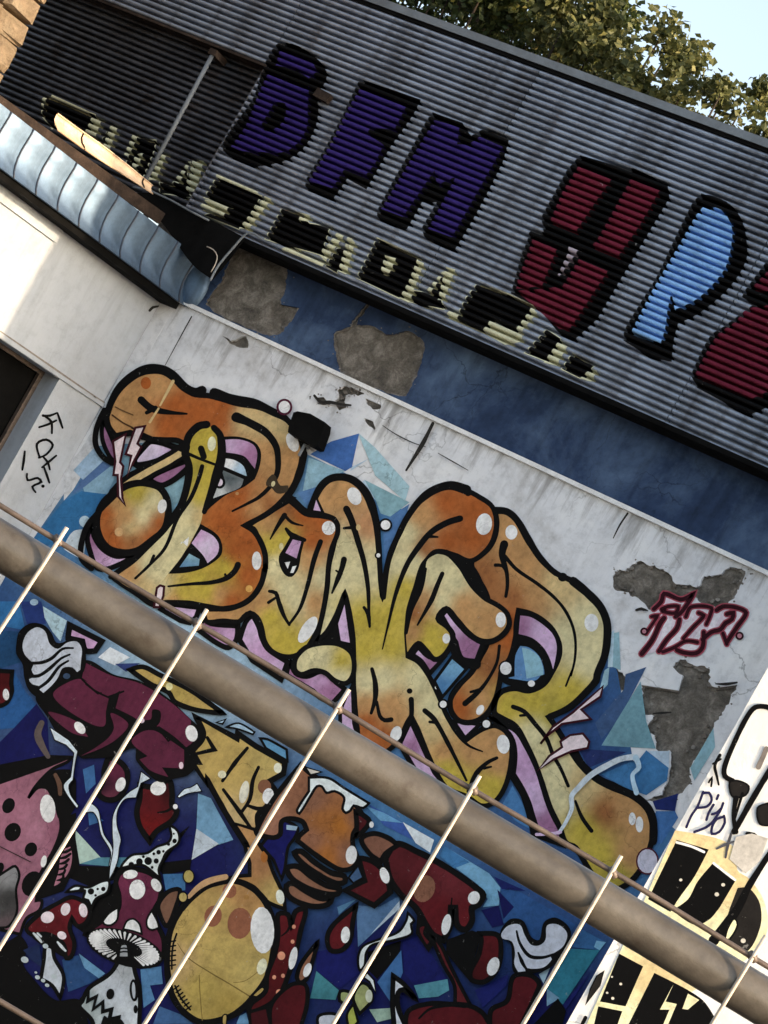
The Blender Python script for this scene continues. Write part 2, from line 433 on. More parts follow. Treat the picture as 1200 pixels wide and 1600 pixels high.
def fill(path, col, ow=0, name='painted_shape', parent=None, oc=None, label=None, sp=9):
    """a painted area (part of the wall) and, if ow, its dark outline (its sub-part).  col: colour or list of (crop, x, y, colour)"""
    zone, surf, th = ZONE
    pl = smooth(parse(path), True)
    if surf.prof:
        off = surf.layer(zone, .0015); V, F = slab_fill(surf, pl, off * 1)
        o = mk(name, V, F, 'paint', parent or th, cols=[col] * len(V))
    else:
        ctrl = None
        if isinstance(col, list):
            ctrl = [(CROP[c][0] + x / CROP[c][2], CROP[c][1] + y / CROP[c][2], k) for c, x, y, k in col]
        V2, F = tri_fill(pl, sp if ctrl else None)
        o = to_surf(V2, F, name, col, parent or th, ctrl)
    if label: o['label'] = label
    if ow: edge(path, ow, o, True, oc)
    return o
def edge(path, w, parent=None, closed=False, col=None, name='outline'):
    pl = smooth(parse(path), closed); V2, F = ribbon(pl, w, closed)
    if ZONE[1].prof:
        sf = ZONE[1]; V, F2 = [], []
        for f in F:
            if len(f) != 4: continue
            v, g = slab_fill(sf, [V2[i] for i in f], sf.layer(ZONE[0], .0015)); m = len(V); V += v; F2 += [tuple(i + m for i in q) for q in g]
        return mk(name, V, F2, 'paint', parent or ZONE[2], cols=[col or K_] * len(V))
    return to_surf(V2, F, name, col or K_, parent or ZONE[2])
def dot(crop, x, y, rx, ry=None, rot=0, col=None, parent=None, ring=0, rc=None, name='highlight'):
    ry = rx if ry is None else ry; c = CROP[crop]; s = c[2]
    def ell(k):
        out = []
        for i in range(18):
            a = 2 * math.pi * i / 18; ex, ey = (rx / s + k) * math.cos(a), (ry / s + k) * math.sin(a)
            out.append((c[0] + x / s + ex * math.cos(R(rot)) - ey * math.sin(R(rot)), c[1] + y / s + ex * math.sin(R(rot)) + ey * math.cos(R(rot))))
        return out
    if ring:
        to_surf(ell(ring), [tuple(range(18))], name + '_ring', rc or K_, parent or ZONE[2])
    return to_surf(ell(0), [tuple(range(18))], name, col or WH, parent or ZONE[2])

K_ = P(6, 6, 7); WH = P(214, 216, 226)
OR = P(150, 80, 34); BR = P(138, 88, 50); TAN = P(170, 128, 82); SAND = P(188, 164, 116); YEL = P(172, 152, 58); OLV = P(150, 136, 52); CRM = P(194, 184, 142)
PNK = P(178, 142, 178); MAU = P(142, 98, 132); PLP = P(196, 182, 204); LILA = P(186, 158, 190)
BLU = P(66, 108, 150); DBL = P(44, 72, 118); NVY = P(18, 20, 74); TEAL = P(66, 122, 138); PTL = P(126, 160, 172); PBL = P(104, 148, 180); SBL = P(150, 176, 196)
MRN = P(84, 32, 54); DRD = P(82, 18, 24); PIN = P(146, 96, 114); HED = P(172, 146, 84); HND = P(130, 88, 66); WHT = P(192, 204, 218); GRY = P(176, 182, 190)

# ------------------------------------------------------------------ the setting
GZ = -7.5                                         # street level below the wall; the camera stands on a raised walkway
BLOCK_Y = -1.05
def ground():
    g = mk('ground', [(-300, -300, GZ), (300, -300, GZ), (300, 300, GZ), (-300, 300, GZ)], [(0, 1, 2, 3)], 'asphalt', kind='structure')
    # raised walkway under the camera with its retaining wall
    c = Vector((EYE.x, EYE.y, 0)); f = FW; r = AX
    def q(a, b, z): return c + r * a + f * b + Vector((0, 0, z))
    V = [q(-12, -6, -1.62), q(12, -6, -1.62), q(12, 3.6, -1.62), q(-12, 3.6, -1.62), q(-12, -6, GZ), q(12, -6, GZ), q(12, 3.6, GZ), q(-12, 3.6, GZ)]
    mk('walkway', V, [(0, 1, 2, 3), (4, 5, 1, 0), (5, 6, 2, 1), (6, 7, 3, 2), (7, 4, 0, 3)], 'asphalt', kind='structure')
ground()

def wall_uv(path, n_jit=0.0, closed=True):
    pl = smooth(parse(path), closed); out = []
    for i, p in enumerate(pl):
        j = n_jit
        q = (p[0] + j * noise.noise(Vector((p[0] * .43, p[1] * .43, 1))) * 2, p[1] + j * noise.noise(Vector((p[0] * .43, p[1] * .43, 9))) * 2)
        h = WALL.hit(*q); out.append((h.x, h.z))
    return out
def sheet_with_holes(name, outer, holes, mat, parent, y_front, depth, label=None):
    """plaster skin with real openings where it has fallen off; each opening has a rim of the skin's thickness"""
    vs2, faces = [], []
    allp = [Vector(p) for p in outer]; loops = [list(range(len(outer)))]
    for h in holes:
        n = len(allp); allp += [Vector(p) for p in h]; loops.append(list(range(n, n + len(h))))
    r = delaunay_2d_cdt(allp, [], loops, 1, 1e-5)
    V = [Vector((v.x, y_front, v.y)) for v in r[0]]
    hp = [h for h in holes]
    def inside(x, z, poly):
        c = False; n = len(poly)
        for i in range(n):
            a, b = poly[i], poly[(i + 1) % n]
            if (a[1] <= z) != (b[1] <= z) and x < a[0] + (z - a[1]) / (b[1] - a[1]) * (b[0] - a[0]): c = not c
        return c
    F = []
    for f in r[2]:
        cx = sum(V[i].x for i in f) / len(f); cz = sum(V[i].z for i in f) / len(f)
        if not any(inside(cx, cz, h) for h in hp): F.append(tuple(f))
    for loop in [outer] + holes:
        n = len(V)
        V += [Vector((p[0], y_front, p[1])) for p in loop] + [Vector((p[0], y_front + depth, p[1])) for p in loop]
        m = len(loop)
        for i in range(m):
            j = (i + 1) % m; F.append((n + i, n + j, n + m + j, n + m + i))
    return mk(name, V, F, mat, parent, label=label)

# ---- the painted wall
cap_a, cap_b = WALL.hit(400, 526), WALL.hit(1190, 892)
CAPZ = (cap_a.z + cap_b.z) / 2
CLADZ0 = (CLAD.hit(460, 409).z + CLAD.hit(1180, 719).z) / 2
CLADZ1 = (CLAD.hit(640, 24).z + CLAD.hit(1180, 226).z) / 2
XL = CORNER.x; XR = 9.0
print('cap', cap_a.z, cap_b.z, 'clad', CLADZ0, CLADZ1, CLAD.hit(460, 409).z, CLAD.hit(1180, 719).z, CLAD.hit(640, 24).z, CLAD.hit(1180, 226).z, 'corner', CORNER)
MW = thing('mural_wall', (0, 0, GZ), 'long plastered wall covered by the orange, yellow and pink graffiti lettering', 'wall')
mk('masonry', *boxv((XL - .6, .035, GZ), (XR - XL + .6, 0, 0), (0, .5, 0), (0, 0, CLADZ1 - .1 - GZ)), 'masonry', MW, label='bare brown render showing where plaster has fallen off')
holes_white = [wall_uv(p, 1.9) for p in (
    'S0,165 100,150 190,75 250,110 330,130 430,180 480,260 560,270 650,280 700,200 820,190 900,130 1020,165 990,260 930,370 860,430 700,425 620,365 520,380 390,330 300,460 200,390 80,330 0,300',
    'S460,910 540,850 620,900 700,900 750,950 740,1040 800,1060! 960,1040! Q960,180 880,310 820,420 770,520 710,600 710,690 650,760 560,810 440,800 540,760! 590,600 590,490! 500,490 490,400 420,370! 490,270 430,260 410,80! 640,120! 660,20!',
    'H770,90 870,150 860,230 740,290 730,180',
    'B905,45! 960,12 1075,66 1040,75 980,60 950,90 960,150 920,160 880,125 800,135 775,90 810,80 850,110 920,90',
    'B1090,88! 1180,130! 1180,150 1140,160 1090,120', 'B1070,220 1130,230 1150,290 1110,260',
    'd1045,375 1090,395 1150,375 1160,430 1110,425 1060,395')]
holes_blue = [wall_uv(p, 1.5) for p in (
    'U590,640 690,615 840,690 910,740 900,900 870,980! 990,1000! 940,1090 850,1170 740,1160 410,985 500,830',
    'V165,770 260,720! 275,690! 400,545 405,560 310,705 400,710 510,770 620,745 690,780 735,840 715,930 690,1010 650,1090 600,1160 215,1010 185,930')]
sheet_with_holes('plaster', [(XL, GZ), (XR, GZ), (XR, CAPZ - .02), (XL, CAPZ - .02)], holes_white, 'plaster', MW, 0.0, .034)
def shrink(h, k, seed):
    cx = sum(p[0] for p in h) / len(h); cz = sum(p[1] for p in h) / len(h)
    return [(cx + (p[0] - cx) * (k + .10 * noise.noise(Vector((p[0] * 13, p[1] * 13, seed)))), cz + (p[1] - cz) * (k + .10 * noise.noise(Vector((p[0] * 13, p[1] * 13, seed + 5))))) for p in h]
big = [h for h in holes_white if max(p[0] for p in h) - min(p[0] for p in h) > .5]
for h in big + holes_blue:                        # a ring of undercoat left standing inside each larger opening
    bx0, bx1 = min(p[0] for p in h) - .06, max(p[0] for p in h) + .06; bz0, bz1 = min(p[1] for p in h) - .06, max(p[1] for p in h) + .06
    sheet_with_holes('undercoat', [(bx0, bz0), (bx1, bz0), (bx1, bz1), (bx0, bz1)], [shrink(h, .955, 3)], 'undercoat', MW, .0165, .012, label='grey undercoat left around a fallen patch')
def flecks(h, n, seed, name, mat, y, th, spread, size, side):
    """crumbs round the edge of a fallen patch: bits of bare render outside it (side 1), bits of plaster inside it (side -1)"""
    rs = random.Random(seed); V, F = [], []; cx = sum(p[0] for p in h) / len(h); cz = sum(p[1] for p in h) / len(h)
    for k in range(n):
        p = h[rs.randrange(len(h))]; d = Vector((p[0] - cx, p[1] - cz)).normalized() * side
        c = (p[0] + d.x * abs(rs.gauss(0, spread)) + rs.gauss(0, .02), p[1] + d.y * abs(rs.gauss(0, spread)) + rs.gauss(0, .02))
        r = size * rs.uniform(.3, 1.3); m = rs.randint(5, 8); n0 = len(V); ph = rs.random() * 6
        ring = [(c[0] + r * rs.uniform(.5, 1.2) * math.cos(ph + 6.283 * i / m), c[1] + r * .8 * rs.uniform(.5, 1.2) * math.sin(ph + 6.283 * i / m)) for i in range(m)]
        V += [Vector((a, y - .0002 * k / n, b)) for a, b in ring] + [Vector((a, y + th, b)) for a, b in ring]
        F.append(tuple(n0 + i for i in range(m))); F += [(n0 + i, n0 + (i + 1) % m, n0 + m + (i + 1) % m, n0 + m + i) for i in range(m)]
    return mk(name, V, F, mat, MW, kind='stuff')
for i, h in enumerate(big):
    flecks(h, 34, 40 + i, 'render_crumbs', 'undercoat', -.0015, .001, .03, .014, 1)
    flecks(h, 22, 60 + i, 'plaster_crumbs', 'undercoat', .014, .02, .08, .03, -1)
for i, h in enumerate(holes_blue): flecks(h, 16, 80 + i, 'render_crumbs', 'masonry', .0022, .001, .02, .012, 1)
sheet_with_holes('painted_band', [(XL, CAPZ + .02), (XR, CAPZ + .02), (XR, CLADZ0 + .7), (XL, CLADZ0 + .7)], holes_blue, 'blue', MW, 0.004, .03,
                 label='dark blue painted band below the corrugated sheets')
mk('cap_moulding', *boxv((XL + .12, -.05, CAPZ - .022), (XR - XL - .12, 0, 0), (0, .1, 0), (0, 0, .045)), 'white_metal', MW, label='thin white metal drip edge along the wall')
# narrow chamfer strip where the wall meets the side wing
mk('corner_strip', *boxv((XL + .001, -.002, GZ), (.2, 0, 0), (0, .03, 0), (0, 0, CAPZ - .03 - GZ)), 'plaster', MW)

# ---- corrugated sheets above
CL = thing('corrugated_cladding', (0, -.35, CLADZ0), 'ribbed grey metal sheeting with large purple and red letters along the top of the wall', 'cladding')
def corr_sheet(name, surf, u0, u1, z0, z1, mat, label=None, nx=1, wav=0.0):
    zs = zsteps(z0, z1); V, F = [], []
    for z in zs:
        for k in range(nx + 1): V.append(surf.at(u0 + (u1 - u0) * k / nx, z, corr(z)))
    for i in range(len(zs) - 1):
        for k in range(nx):
            a = i * (nx + 1) + k; F.append((a, a + 1, a + nx + 2, a + nx + 1))
    return mk(name, V, F, mat, CL, label=label)
uL = CLAD.uv(34, 57)[0] - .6; uB = CLAD.uv(372, 180)[0]; zB = CLAD.uv(286, 50)[1]; uR = 9.0
print('uL', uL, 'uB', uB, 'zB', zB)
us = [uB, -1.55, 1.75, 5.1, uR]
for i in range(4):                                 # sheets butt with a narrow joint and sit a little unevenly
    sf = Surf((0, -.35 - .0007 * (i % 2), 0), (0, -1, 0), corr)
    corr_sheet('corrugated_sheet', sf, us[i] + .004, us[i + 1] - .004, CLADZ0, CLADZ1, 'clad')
corr_sheet('corrugated_sheet', CLAD, uL, uB - .004, zB, CLADZ1, 'clad')
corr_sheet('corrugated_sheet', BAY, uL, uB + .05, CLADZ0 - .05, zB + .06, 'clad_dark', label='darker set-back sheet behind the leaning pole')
fl = Vector
mk('side_flange', *boxv((uB - .012, -.352, CLADZ0), (.012, 0, 0), (0, .18, 0), (0, 0, zB - CLADZ0)), 'clad_dark', CL)
mk('drip_strip', *boxv((uL, -.372, zB - .03), (uB - uL, 0, 0), (0, .2, 0), (0, 0, .028)), 'timber', CL, label='rusty strip under the upper sheet')
mk('top_flashing', *boxv((uL, -.385, CLADZ1 - .01), (uR - uL, 0, 0), (0, .3, 0), (0, 0, .085)), 'flash', CL)
mk('flashing_groove', *boxv((uL, -.368, CLADZ1 - .05), (uR - uL, 0, 0), (0, .01, 0), (0, 0, .04)), 'black', CL)
mk('shaded_underside', *boxv((uB, -.37, CLADZ0 - .055), (uR - uB, 0, 0), (0, .37, 0), (0, 0, .053)), 'black', CL, label='black trim under the lower edge of the sheets')  # black box puts the shade below the sheets into the colour
mk('back_frame', *boxv((uL, -.07, CLADZ0 + .02), (uR - uL, 0, 0), (0, .05, 0), (0, 0, CLADZ1 - CLADZ0 - .03)), 'black', CL)
# pole and small bracket standing off the sheets
s = Surf((0, -.42, 0), (0, -1, 0)); a, b = s.hit(334, 82), s.hit(228, 280)
po = thing('leaning_pole', tuple(b), 'thin grey pole standing against the dark set-back sheet', 'pole')
mk('shaft', *tube([a, (a + b) / 2, b], .026, 10), 'flash', po, smooth=True)
mk('clamp', *boxv(a - Vector((.05, .03, .04)), (.1, 0, 0), (0, .26, 0), (0, 0, .07)), 'timber', po)
q = CLAD.hit(508, 152)
br = thing('small_bracket', tuple(q), 'small rusty grey bracket beside the first purple letter', 'bracket')
mk('plate', *boxv(q + Vector((-.1, -.09, -.05)), (.2, 0, -.02), (0, .08, 0), (.01, 0, .1)), 'timber', br)
mk('arm', *boxv(q + Vector((-.04, -.03, -.02)), (.08, 0, 0), (0, .04, 0), (0, 0, .04)), 'black', br)

# ---- side wing with window and zinc eave
WG = thing('side_wing', (CORNER.x, CORNER.y, GZ), 'cream side wing with a dark window and a flared zinc eave', 'building')
eb = Surf(CORNER + WING_N * .34, WING_N)
e_pts = [eb.hit(*p) for p in ((0, 267), (100, 339), (200, 410), (285, 472))]
et = Surf(CORNER + WING_N * .24, WING_N)
t_pts = [et.hit(*p) for p in ((15, 177), (116, 252), (214, 326), (300, 392))]
print('eave bottom z', [round(p.z, 3) for p in e_pts], 'top z', [round(p.z, 3) for p in t_pts])
EZ0 = sum(p.z for p in e_pts) / 4; EZ1 = sum(p.z for p in t_pts) / 4
def wpt(d, z, off=0.0): return CORNER + WING_D * (-d) + WING_N * off + Vector((0, 0, z - CORNER.z))
def wd(px, py, off=0.0):
    h = Surf(CORNER + WING_N * off, WING_N).hit(px, py); return -(h - CORNER).dot(WING_D), h.z
WLEN = 9.0
# window opening
d_in, zt = wd(93, 592); zt2 = wd(20, 543)[1]; print('window', d_in, zt, zt2)
WZ1 = (zt + zt2) / 2; WZ0 = WZ1 - 1.9; WD0, WD1 = d_in, d_in + 1.5
def wing_piece(name, d0, d1, z0, z1, off=0.0, th=.45, mat='wing_plaster', parent=None, label=None):
    return mk(name, *boxv(wpt(d0, z0, off - th), WING_D * -(d1 - d0), WING_N * th, Vector((0, 0, z1 - z0))), mat, parent or WG, label=label)
# one wall mesh with the opening left free
rects = [(0.002, WLEN, WZ1, EZ0 + .3), (0.002, WLEN, GZ, WZ0), (0.002, WD0, WZ0, WZ1), (WD1, WLEN, WZ0, WZ1)]
mk('wall', *merge([boxv(wpt(d0, z0, -.45), WING_D * -(d1 - d0), WING_N * .45, Vector((0, 0, z1 - z0))) for d0, d1, z0, z1 in rects]), 'wing_plaster', WG)
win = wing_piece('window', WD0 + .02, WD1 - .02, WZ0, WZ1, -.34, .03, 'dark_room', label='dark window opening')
# frame of the window
for (d0, d1, z0, z1) in ((WD0, WD0 + .06, WZ0, WZ1), (WD0 + .06, WD1 - .06, WZ1 - .05, WZ1)):
    wing_piece('window_frame', d0 + .001, d1, z0, z1 - .001, -.27, .05, 'wire_dark', win)
# string course line above the window
d0, zl = wd(0, 518); d1, zl2 = wd(160, 628); print('ledge', zl, zl2)
wing_piece('string_course', 0.01, WLEN, WZ1 + .005, WZ1 + .045, .03, .03, 'wing_plaster', label='thin ledge over the window')
wing_piece('shaded_soffit', 0.01, WLEN, EZ0 - .08, EZ0 - .004, .30, .299, 'black', label='dark underside of the eave')  # black colour stands in for the shade band under the eave lip
wing_piece('upper_band', wd(97, 357)[0], WLEN, wd(60, 360)[1], EZ0 - .081, .035, .034, 'wing_plaster', label='raised plaster band under the eave')
# zinc panels: flared section swept along the wing, each panel its own piece
prof = [(0, 0), (.012, .12), (.006, .25), (.0, .45), (.01, .62), (.035, .78), (.07, .9), (.115, 1.0)]
H = EZ1 - EZ0; T_OFF = .24
seam_px = [(-60, 121), (-19, 152), (15, 177), (50, 204), (82, 226), (116, 252), (147, 277), (181, 302), (214, 326), (245, 351), (277, 376), (308, 399)]
sd_ = [-(et.hit(*p) - CORNER).dot(WING_D) for p in seam_px]
print('seams', [round(x, 2) for x in sd_])
step = (sd_[2] - sd_[-2]) / 8
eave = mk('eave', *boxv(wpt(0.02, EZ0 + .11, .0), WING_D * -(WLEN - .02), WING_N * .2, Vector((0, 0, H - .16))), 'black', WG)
dd = [sd_[-1] + step * k for k in range(0, 22)]
def panel(dA, dB, taper=False):
    V, F = [], []; n = 5
    for k in range(n + 1):
        d = dA + (dB - dA) * k / n
        bulge = .008 * math.sin(math.pi * k / n)
        for o, t in prof:
            sq = 1.0
            V.append(wpt(d, EZ1 - H * t, T_OFF + o + bulge - (.0)))
    m = len(prof)
    for k in range(n):
        for j in range(m - 1): F.append((k * m + j, k * m + j + 1, (k + 1) * m + j + 1, (k + 1) * m + j))
    # lower lip
    n0 = len(V)
    for k in range(n + 1):
        d = dA + (dB - dA) * k / n
        V += [wpt(d, EZ0, T_OFF + .115), wpt(d, EZ0 - .006, T_OFF + .108), wpt(d, EZ0 - .002, T_OFF + .07)]
    for k in range(n):
        for j in range(2): F.append((n0 + k * 3 + j, n0 + k * 3 + j + 1, n0 + k * 3 + 3 + j + 1, n0 + k * 3 + 3 + j))
    return V, F
for k in range(len(dd) - 1):
    mk('zinc_panel', *panel(dd[k] + .002, dd[k + 1] - .002), 'zinc', eave, smooth=True)
    V, F = tube([wpt(dd[k], EZ1 - H * t, T_OFF + o + .006) for o, t in prof], .011, 6)
    mk('zinc_seam', V, F, 'zinc_seam', eave, smooth=True)
# rounded end towards the corner
V, F = [], []; n = 6; m = len(prof)
for k in range(n + 1):
    t = k / n; d = dd[0] - .002 - .30 * t
    inn = .22 * (1 - math.sqrt(max(0, 1 - t * t)))
    for o, tt in prof: V.append(wpt(d, EZ1 - H * tt - .0 * t, T_OFF + o - inn))
for k in range(n):
    for j in range(m - 1): F.append((k * m + j, k * m + j + 1, (k + 1) * m + j + 1, (k + 1) * m + j))
mk('zinc_end_panel', V, F, 'zinc', eave, smooth=True)
EW = Surf((0, -.012, 0), (0, -1, 0)); V, F = [], []
rim = smooth(parse('U300,690 350,690 400,725 432,770 435,830 410,910 370,970 325,1003 270,985 250,900 260,780'), True)
cc = (sum(p[0] for p in rim) / len(rim) - 3, sum(p[1] for p in rim) / len(rim))
for k in range(6):
    t = k / 5
    for p in rim: V.append(EW.hit(cc[0] + (p[0] - cc[0]) * math.cos(t * 1.5), cc[1] + (p[1] - cc[1]) * math.cos(t * 1.5)) + Vector((0, -.10 * math.sin(t * 1.5), 0)))
n = len(rim)
for k in range(5):
    for i in range(n): j = (i + 1) % n; F.append((k * n + i, k * n + j, (k + 1) * n + j, (k + 1) * n + i))
F.append(tuple(5 * n + i for i in range(n)))
mk('zinc_end_cap', V, F, 'zinc', eave, smooth=True)
# timber board along the roof edge, bent tin channel lying on it
a, b = Surf(CORNER + WING_N * .20, WING_N).hit(-60, 112), Surf(CORNER + WING_N * .20, WING_N).hit(256, 338)
up = Vector((0, 0, 1))
mk('fascia_board', *boxv(a - up * .10, b - a, -WING_N * .05, up * .135), 'timber', WG, label='old brown board along the roof edge')
ch = Surf(CORNER + WING_N * .12, WING_N)
p0, p1 = ch.hit(88, 190), ch.hit(238, 296)
tc = thing('tin_channel', tuple(p0), 'sunlit bent tin channel lying along the wing roof', 'gutter')
axis = (p1 - p0); nrm = WING_N; V, F = [], []
sec = [(.10, -.075), (.095, -.09), (.06, -.06), (.0, -.03), (-.05, .02), (-.06, .085), (-.045, .095), (-.04, .08)]
N_ = 12
for k in range(N_ + 1):
    t = k / N_; sc = 1 - .45 * max(0, (t - .45) / .55)
    for o, h in sec: V.append(p0 + axis * t + nrm * (o * sc) + up * (h * sc - .003 * math.sin(t * 7)))
m = len(sec)
for k in range(N_):
    for j in range(m - 1): F.append((k * m + j, k * m + j + 1, (k + 1) * m + j + 1, (k + 1) * m + j))
mk('trough', V, F, 'tin', tc, smooth=True)
for t in (.27, .9):
    V, F = tube([p0 + axis * t + nrm * (o * (1 - .55 * max(0, (t - .45) / .55)) + .006) + up * (h * (1 - .55 * max(0, (t - .45) / .55)) + .004) for o, h in sec[1:6]], .009, 6)
    mk('joint', V, F, 'timber', tc)
# black roofing felt folded into the corner
fs = Surf((0, -.405, 0), (0, -1, 0))
def prism(name, path, surf, th, mat, parent, label=None, sm=True):
    pl = smooth(parse(path), True); V2, F = tri_fill(pl); n = len(V2)
    V = [surf.hit(*p) + surf.n * th for p in V2]; Fr = [tuple(f) for f in F]
    m = len(V); L = len(pl)
    fr = [surf.hit(*p) + surf.n * th for p in pl]; bk = [surf.hit(*p) for p in pl]
    V += fr + bk
    for i in range(L): j = (i + 1) % L; Fr.append((m + i, m + j, m + L + j, m + L + i))
    return mk(name, V, clean(Fr), mat, parent, label=label)
rf = thing('roofing_felt', tuple(fs.hit(300, 380)), 'black roofing felt folded into the corner above the zinc eave', 'felt')
prism('felt', 'T840,690! 960,690 1090,745 1200,800 U330,405 430,450 600,540 655,570! 560,700 450,830! 330,740 130,470 0,350 T1000,830', fs, .012, 'black', rf)
V, F = tube([fs.hit(*p[:2]) + fs.n * .06 for p in parse('z212,296 240,302 272,317 300,333 330,348')], .012, 8)
mk('felt_edge', V, F, 'flash', rf, smooth=True)
pts = [fs.hit(*p) + fs.n * .07 for p in smooth(parse('U775,592 720,556 680,556 600,640 500,760 452,850'), False)]
cb = thing('metal_strip', tuple(pts[-1]), 'thin bent metal strip beside the zinc eave end', 'strip')
mk('strip', *tube(pts, .013, 8), 'flash', cb, smooth=True)
pts = [fs.hit(*p) + fs.n * .09 for p in smooth(parse('U435,642 475,660 500,700 492,745 462,800'), False)]
cb = thing('loose_wire', tuple(pts[-1]), 'thin loose wire curling by the end of the eave', 'wire')
mk('strand', *tube(pts, .006, 6), 'wire', cb, smooth=True)

# ---- stone tower at the upper left corner, standing on the wing
st0 = Surf((0, -2.2, 0), (0, -1, 0)).hit(36, 57); tw_o = Vector((st0.x, st0.y, EZ1 + .1))
TW = thing('stone_tower', (st0.x, st0.y, EZ1), 'sunlit rough stone wall at the top left corner', 'building')
mk('core', *boxv(tw_o - WING_N * .12 + WING_D * .02, -WING_D * 5, -WING_N * 3, up * 5), 'stone', TW)
rs = random.Random(3); z = EZ1 + .1; row = 0
while z < EZ1 + 4.6:
    hh = rs.uniform(.2, .34); d = -.02
    while d < 3.0:
        ww = rs.uniform(.25, .55)
        V = []
        cs = [(d + .012, z + .012), (d + ww - .012, z + .012), (d + ww - .012, z + hh - .012), (d + .012, z + hh - .012)]
        fr = [tw_o - WING_D * (c[0] + rs.uniform(-.02, .02)) + up * (c[1] - tw_o.z + rs.uniform(-.02, .02)) + WING_N * rs.uniform(-.01, .03) for c in cs]
        ins = [tw_o - WING_D * (d + ww * (.5 + (.36 if c[0] > d + ww / 2 else -.36)) + rs.uniform(-.03, .03)) + up * (z + hh * (.5 + (.32 if c[1] > z + hh / 2 else -.32)) - tw_o.z + rs.uniform(-.02, .02)) + WING_N * rs.uniform(.03, .10) for c in cs]
        bk = [tw_o - WING_D * c[0] + up * (c[1] - tw_o.z) - WING_N * .13 for c in cs]
        V = fr + ins + bk
        F = [(4, 5, 6, 7)] + [(i, (i + 1) % 4, 4 + (i + 1) % 4, 4 + i) for i in range(4)] + [(8 + i, 8 + (i + 1) % 4, (i + 1) % 4, i) for i in range(4)]
        mk('stone', V, F, 'stone', TW)
        d += ww
    z += hh; row += 1

# ---- white block at the right, projecting from the wall
BLK = Surf((0, BLOCK_Y, 0), (0, -1, 0)); BROT = R(17)
bx = [BLK.hit(*p).x for p in ((1190, 1064), (1100, 1218), (1000, 1397), (890, 1588))]
print('block edge x', [round(v, 3) for v in bx]); BX = sum(bx) / 4
ex, ey_ = wpt(wd(95, 355)[0], 0).x, wpt(wd(95, 355)[0], 0).y
print('lit edge on wing y', ey_, 'sun slope', SUNV.y / SUNV.x, 'shadow y at block', ey_ + (BX - ex) * SUNV.y / SUNV.x)
BLOCK_TOP = 11.3
BLK = Surf((BX, BLOCK_Y, 0), (math.sin(BROT), -math.cos(BROT), 0))
WB = thing('white_block', (BX, BLOCK_Y, GZ), 'bright white wall at the right with black and yellow graffiti', 'building')
bd_ = Vector((math.cos(BROT), math.sin(BROT), 0)); bn_ = Vector((0, 1.0, 0))
mk('wall', *boxv((BX, BLOCK_Y, GZ), bd_ * 7, bn_, (0, 0, BLOCK_TOP - GZ)), 'block_plaster', WB)
mk('coping', *boxv(Vector((BX - .05, BLOCK_Y - .06, BLOCK_TOP)), bd_ * 7.1, bn_ * 1.1, (0, 0, .12)), 'concrete', WB)

# ---- wall lamp (dark floodlight) on the plaster
q = WALL.hit(490, 678)
lp = thing('floodlight', tuple(q), 'black box floodlight fixed to the wall above the lettering', 'lamp')
prism('housing', 'B675,212! 700,205! 780,220! 870,272! 862,320! 825,422! 800,425! 640,335! 645,300!', Surf((0, -.03, 0), (0, -1, 0)), .17, 'black', lp)
mk('bracket', *tube([WALL.hit(482, 700), WALL.hit(482, 700) + Vector((0, -.1, 0)), WALL.hit(475, 715) + Vector((0, -.11, -.02))], .018, 8), 'flash', lp)
mk('mounting_plate', *boxv(WALL.hit(488, 688) + Vector((-.07, -.035, -.05)), (.14, 0, 0), (0, .034, 0), (0, 0, .12)), 'black', lp)

# ---- trees behind the building
def tree(base, height, crown, seed, nleaf, leaf, label, name='leafy_tree', mat='leaf'):
    rs = random.Random(seed); base = Vector(base)
    t = thing(name, tuple(base), label, 'tree', 'trees behind the corrugated sheets')
    top = base + Vector((rs.uniform(-.5, .5), 0, height * .62))
    segs = [tube([base, base.lerp(top, .5) + Vector((.15, 0, 0)), top], [.28, .2, .12], 10)]
    V, F = segs[0]; mk('trunk', V, F, 'bark', t, smooth=True)
    cen = Vector(crown[0]); rad = Vector(crown[1]); clumps = []
    for k in range(crown[2]):
        while True:
            p = Vector((rs.uniform(-1, 1), rs.uniform(-1, 1), rs.uniform(-1, 1)))
            if .3 < p.length < 1: break
        p = Vector((p.x * rad.x, p.y * rad.y, p.z * rad.z)) + cen
        clumps.append((p, rs.uniform(.45, .95) * crown[3]))
        if k % 3 == 0:
            mid = top.lerp(p, .5) + Vector((rs.uniform(-.3, .3), rs.uniform(-.3, .3), rs.uniform(-.1, .4)))
            V, F = tube([top - Vector((0, 0, rs.uniform(0, 1.2))), mid, p], [.07, .045, .012], 6); mk('limb', V, F, 'bark', t, smooth=True)
    V, F, C = [], [], []
    for i in range(nleaf):
        c, r = clumps[rs.randrange(len(clumps))]
        d = Vector((rs.gauss(0, 1), rs.gauss(0, 1), rs.gauss(0, 1))).normalized() * r * (rs.random() ** .5)
        d.z *= .8
        p = c + d; ax = Vector((rs.uniform(-1, 1), rs.uniform(-1, 1), rs.uniform(-1, .2))).normalized()
        sd2 = ax.cross(Vector((rs.uniform(-1, 1), rs.uniform(-1, 1), rs.uniform(-1, 1)))).normalized()
        L = leaf * rs.uniform(.6, 1.35); w = L * rs.uniform(.3, .48); n = len(V); up_ = ax.cross(sd2) * (w * .25)
        V += [p, p + ax * L * .5 + sd2 * w + up_, p + ax * L, p + ax * L * .5 - sd2 * w + up_]
        F += [(n, n + 1, n + 2), (n, n + 2, n + 3)]
        v = min(1, max(0, rs.betavariate(1.6, 2.4) + .12 * noise.noise(c * 1.3))); C += [v] * 4
    me_o = mk('crown', V, F, mat, t)
    a = me_o.data.attributes.new('leafrand', 'FLOAT', 'POINT'); a.data.foreach_set('value', C)
def bk(px, py, y):
    d = ray(px, py); return EYE + d * ((y - EYE.y) / d.y)
